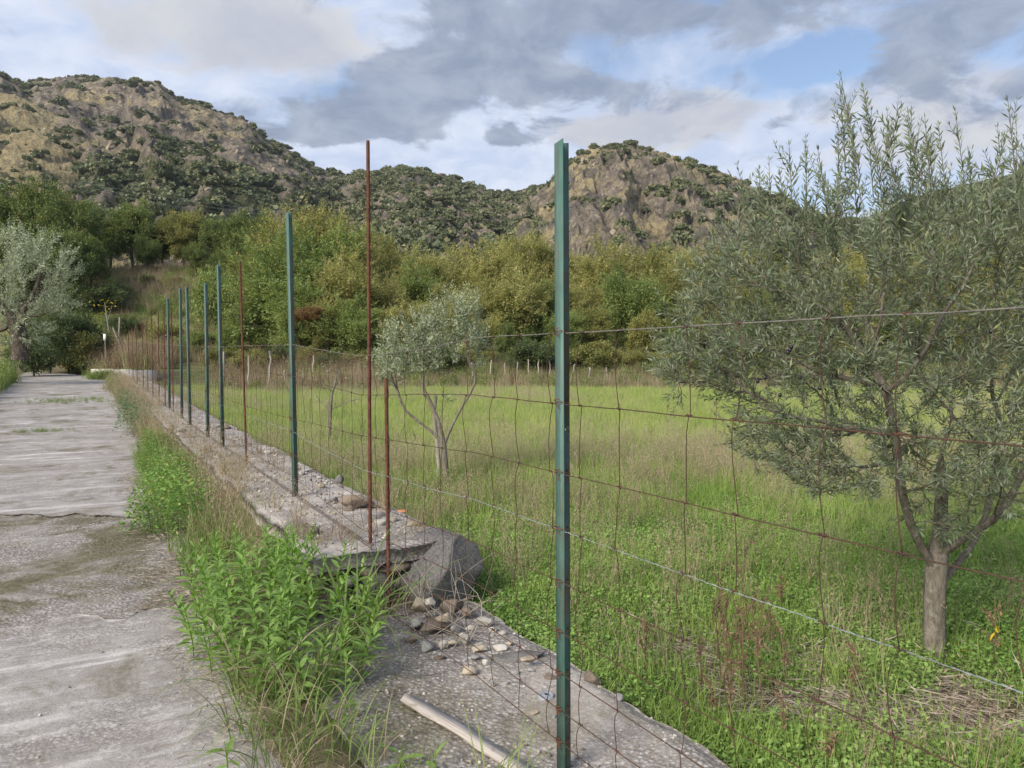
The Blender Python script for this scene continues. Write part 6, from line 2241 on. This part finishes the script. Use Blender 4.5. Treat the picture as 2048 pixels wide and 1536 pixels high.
YL = lance_mesh(9, M['yellow_leaf'])
for k, (u, v, vt, lb, yl) in enumerate([(1484, 1420, 1080, 'tallest brown dead stalk tangled in the galvanised wire', False), (1700, 1420, 1285, 'short brown dead stalk in front of the big olive', False),
                                        (1990, 1350, 1190, 'dead stalk with yellowing leaves past the big olive trunk', True), (1660, 1560, 1465, 'low rusty brown seed stalk near the frame bottom', False),
                                        (1560, 1240, 1150, 'thin brown stalk between the post and the big olive', False), (1805, 950, 880, 'thin dry stalk in the middle of the field', False),
                                        (1430, 915, 800, 'pale dry stalk far out in the field', False), (1290, 1360, 1230, 'slender brown stalk just behind the footing', False)]):
    dead_stalk(u, v, vt, lb, 700 + k, yl)
for k in range(15):
    v_ = [905, 880, 850, 835, 870, 925, 845, 860, 890, 915, 840, 830, 850, 875, 900][k]
    u_ = [720, 1010, 1240, 860, 1330, 1120, 1390, 620, 1450, 1300, 1060, 1180, 690, 1500, 830][k]
    dead_stalk(u_, v_, v_ - lw.uniform(38, 75), f'{ORD[k]} brown weed stalk scattered over the far meadow', 800 + k, False, seeds=60)
for k in range(16):
    u, v = [(1470, 1330), (1505, 1370), (1440, 1400), (1530, 1440)][k % 4]
    u, v = u + lw.normal(0, 45), v + lw.normal(0, 45)
    dead_stalk(u, v, v - lw.uniform(90, 200), f'{ORD[k]} thin dead stalk in the brown tangle between the post and the big olive', 760 + k, False, seeds=45)

# dry bramble twigs over the rubble
bt = np.random.default_rng(55)
e = thing('dry_bramble', 'tangle of pale dry twigs over the rubble heap at the wall end', 'twigs', tuple(WZ(890, 1270, 0.05)))
ec = np.array(e.location)
for k in range(46):
    a = WZ(bt.uniform(830, 960), bt.uniform(1180, 1300), 0.05)
    d_ = unit(np.array([bt.normal(0, 0.7), bt.normal(0, 0.5), bt.uniform(0.25, 1.1)]))
    L_ = bt.uniform(0.15, 0.48)
    cv = bt.normal(0, 0.18, 3)
    pts = [a - ec + d_ * L_ * t + cv * L_ * math.sin(math.pi * t) for t in np.linspace(0, 1, 7)]
    mb = MB()
    mb.tube(pts, np.linspace(0.0024, 0.001, 7), 4)
    link('twig', mb.mesh('twig', M['twig_dry']), e)

# ------------------------------------------------------------------ stakes and small things across the field
def stake(u, vb, vt, y, label, r_=0.045, lean=0.0, grp='pale wooden stakes along the far side of the field'):
    rg = np.random.default_rng(int(u))
    c = WY(u, vb, y)
    c[2] = min(c[2], float(ground_z(c[0], c[1])) + 0.02)
    h = WY(u, vt, y)[2] - c[2]
    mb = MB()
    t = np.linspace(0, 1, 6)[:, None]
    pts = np.array([lean * h, 0, 0]) * t + np.array([0, 0, h]) * t + np.concatenate([rg.normal(0, 0.02, (6, 2)), np.zeros((6, 1))], 1)
    mb.tube(pts, np.linspace(1.0, 0.75, 6) * r_ * rg.uniform(0.9, 1.1), 7)
    return tag(link('wooden_stake', mb.mesh('wooden_stake', M['stake']), None, tuple(c)), label, 'stake', grp)


for k, (u, vb, vt, y, ln) in enumerate([(448, 765, 703, 30, 0.0), (497, 760, 712, 30, 0.0), (537, 762, 702, 30, 0.05), (569, 775, 740, 31, 0.0), (624, 752, 711, 33, 0.06), (945, 765, 725, 33.2, 0.0), (980, 768, 720, 33.2, 0.06),
                                         (1010, 768, 726, 33.4, 0.0), (1034, 766, 724, 33.4, 0.03), (1057, 764, 718, 33.4, 0.0), (1078, 772, 719, 33.2, -0.05), (1102, 768, 719, 33.4, -0.08), (1148, 765, 728, 33.5, 0.0), (1212, 768, 735, 33.4, 0.03), (1345, 770, 728, 33.4, 0.0)]):
    stake(u, vb, vt, y, f'{ORD[k]} pale wooden stake counting along the far field edge from the lane', 0.05 if y < 32 else 0.04, ln)
stake(252, 690, 655, 42, 'pale leaning stick among the brown weeds behind the rusty bars', 0.05, -0.35, None)
stake(239, 660, 634, 43, 'upright pale stick beside the leaning one behind the rusty bars', 0.06, 0.0, None)
stake(1168, 790, 735, 33, 'thin slanting grey trunk at the thicket edge', 0.06, 0.25, None)

# yellow-leaved fig with a pale stem
c = WY(216, 648, 43)
e = thing('fig_sapling', 'small sapling with bright yellow leaves on a pale stem by the bank', 'tree', (c[0], c[1], float(ground_z(c[0], c[1]))))
mb = MB()
top = WY(211, 604, 43)[2] - e.location.z
mb.tube([[0, 0, 0], [0.02, 0, top * 0.6], [-0.12, 0, top * 0.9], [-0.15, 0, top]], [0.04, 0.035, 0.02, 0.01], 6)
mb.tube([[0.0, 0, top * 0.72], [0.25, 0, top * 0.95]], [0.018, 0.01], 5)
link('trunk', mb.mesh('trunk', M['pale_bark']), e)
for k in range(16):
    a_ = lw.uniform(0, 6.28)
    link('leaf', YL, e, (lw.normal(-0.15, 0.28), lw.normal(0, 0.2), top * lw.uniform(0.84, 1.04)), (lw.normal(0, 0.3), lw.uniform(-0.2, 0.5), a_), lw.uniform(0.22, 0.38))
# little white plate on a post
c = WY(211, 735, 38)
zb = float(ground_z(c[0], c[1]))
e = thing('marker_post', 'thin post with a small white plate at the far bend', 'marker', (c[0], c[1], zb))
zt = WY(211, 668, 38)[2] - zb
mb = MB()
mb.tube([[0, 0.02, 0], [0, 0.02, zt]], 0.018, 6)
link('post', mb.mesh('post', M['stake']), e)
mb = MB()
mb.box([0, -0.012, zt - 0.16], [0.06, 0.008, 0.16])
link('plate', mb.mesh('plate', M['white']), e)
# yellow flower
c = WZ(1927, 1306, -0.02)
e = thing('dandelion', 'tiny yellow flower beside the big olive trunk', 'flower', (c[0], c[1], -0.1))
mb = MB()
mb.tube([[0, 0, 0], [0.005, 0, 0.09]], 0.0015, 4)
link('stem', mb.mesh('stem', M['weed']), e)
th = np.linspace(0, 6.28, 14, endpoint=False)
pp = np.zeros((14, 3)) + [0.005, 0, 0.09]
V_, F_ = leaf_arrays(pp, unit(np.stack([np.cos(th), np.sin(th), 0 * th + 0.35], -1)), 0.014, 0.006, lw, 0.1, up=np.array([0, 0, 1.0]))
link('bloom', mesh_np('bloom', V_, F_, M['yellow_leaf']), e)

# power lines in front of the hill
pm, pb_ = new_mat('cable_grey')
finish(pb_, (0.10, 0.11, 0.12), 0.5, 0.3)
for k, (a_, b_) in enumerate([((90, 352), (620, 432)), ((90, 360), (620, 440)), ((90, 369), (620, 448))]):
    A_, B_ = WY(a_[0], a_[1], 84), WY(b_[0], b_[1], 90)
    t = np.linspace(0, 1, 14)[:, None]
    pts = A_ + (B_ - A_) * t - np.array([0, 0, 1.1]) * 4 * t * (1 - t) * 0.25
    mb = MB()
    mb.tube(pts, 0.022, 4)
    tag(link('power_line', mb.mesh('power_line', pm)), f'{["upper", "middle", "lower"][k]} thin cable of three crossing in front of the golden spur', 'cable', 'power cables')

# litter on the lane edge and in its joints
s = dg.uniform(2.6, 12, 420)
w = -0.86 + dg.normal(0, 0.12, 420)
q = P(s, w)
do_scatter('dead_leaves', 'dead grass and litter along the edge of the lane', q[:, 0], q[:, 1], T_lit, dg, 0.5, 1.1, zfun=lambda x, y: path_z(SW(x, y)[0]) + 0.02)
w = dg.uniform(-3.4, -0.8, 150)
s = np.where(np.arange(150) % 3 < 2, j_near(w), j_far(w)) + dg.normal(0, 0.05, 150)
q = P(s, w)
do_scatter('dead_leaves', 'crumbs of dead grass caught in the lane joints', q[:, 0], q[:, 1], T_lit, dg, 0.25, 0.5, zfun=lambda x, y: path_z(SW(x, y)[0]) + 0.002)

# ------------------------------------------------------------------ thin air haze
mb = MB()
mb.box([0, 620, 106], [1500, 720, 112])
hm = bpy.data.materials.new('haze')
hm.use_nodes = True
hm.node_tree.nodes.clear()
hb = NB(hm.node_tree)
pv = hb.add('ShaderNodeVolumePrincipled', {}, {'Color': (0.80, 0.87, 0.96, 1.0), 'Density': 0.00013, 'Anisotropy': 0.2})
hb.add('ShaderNodeOutputMaterial', {}, {1: pv.outputs[0]})
kind(link('haze', mb.mesh('haze', hm)), 'stuff', 'thin pale haze in the air')
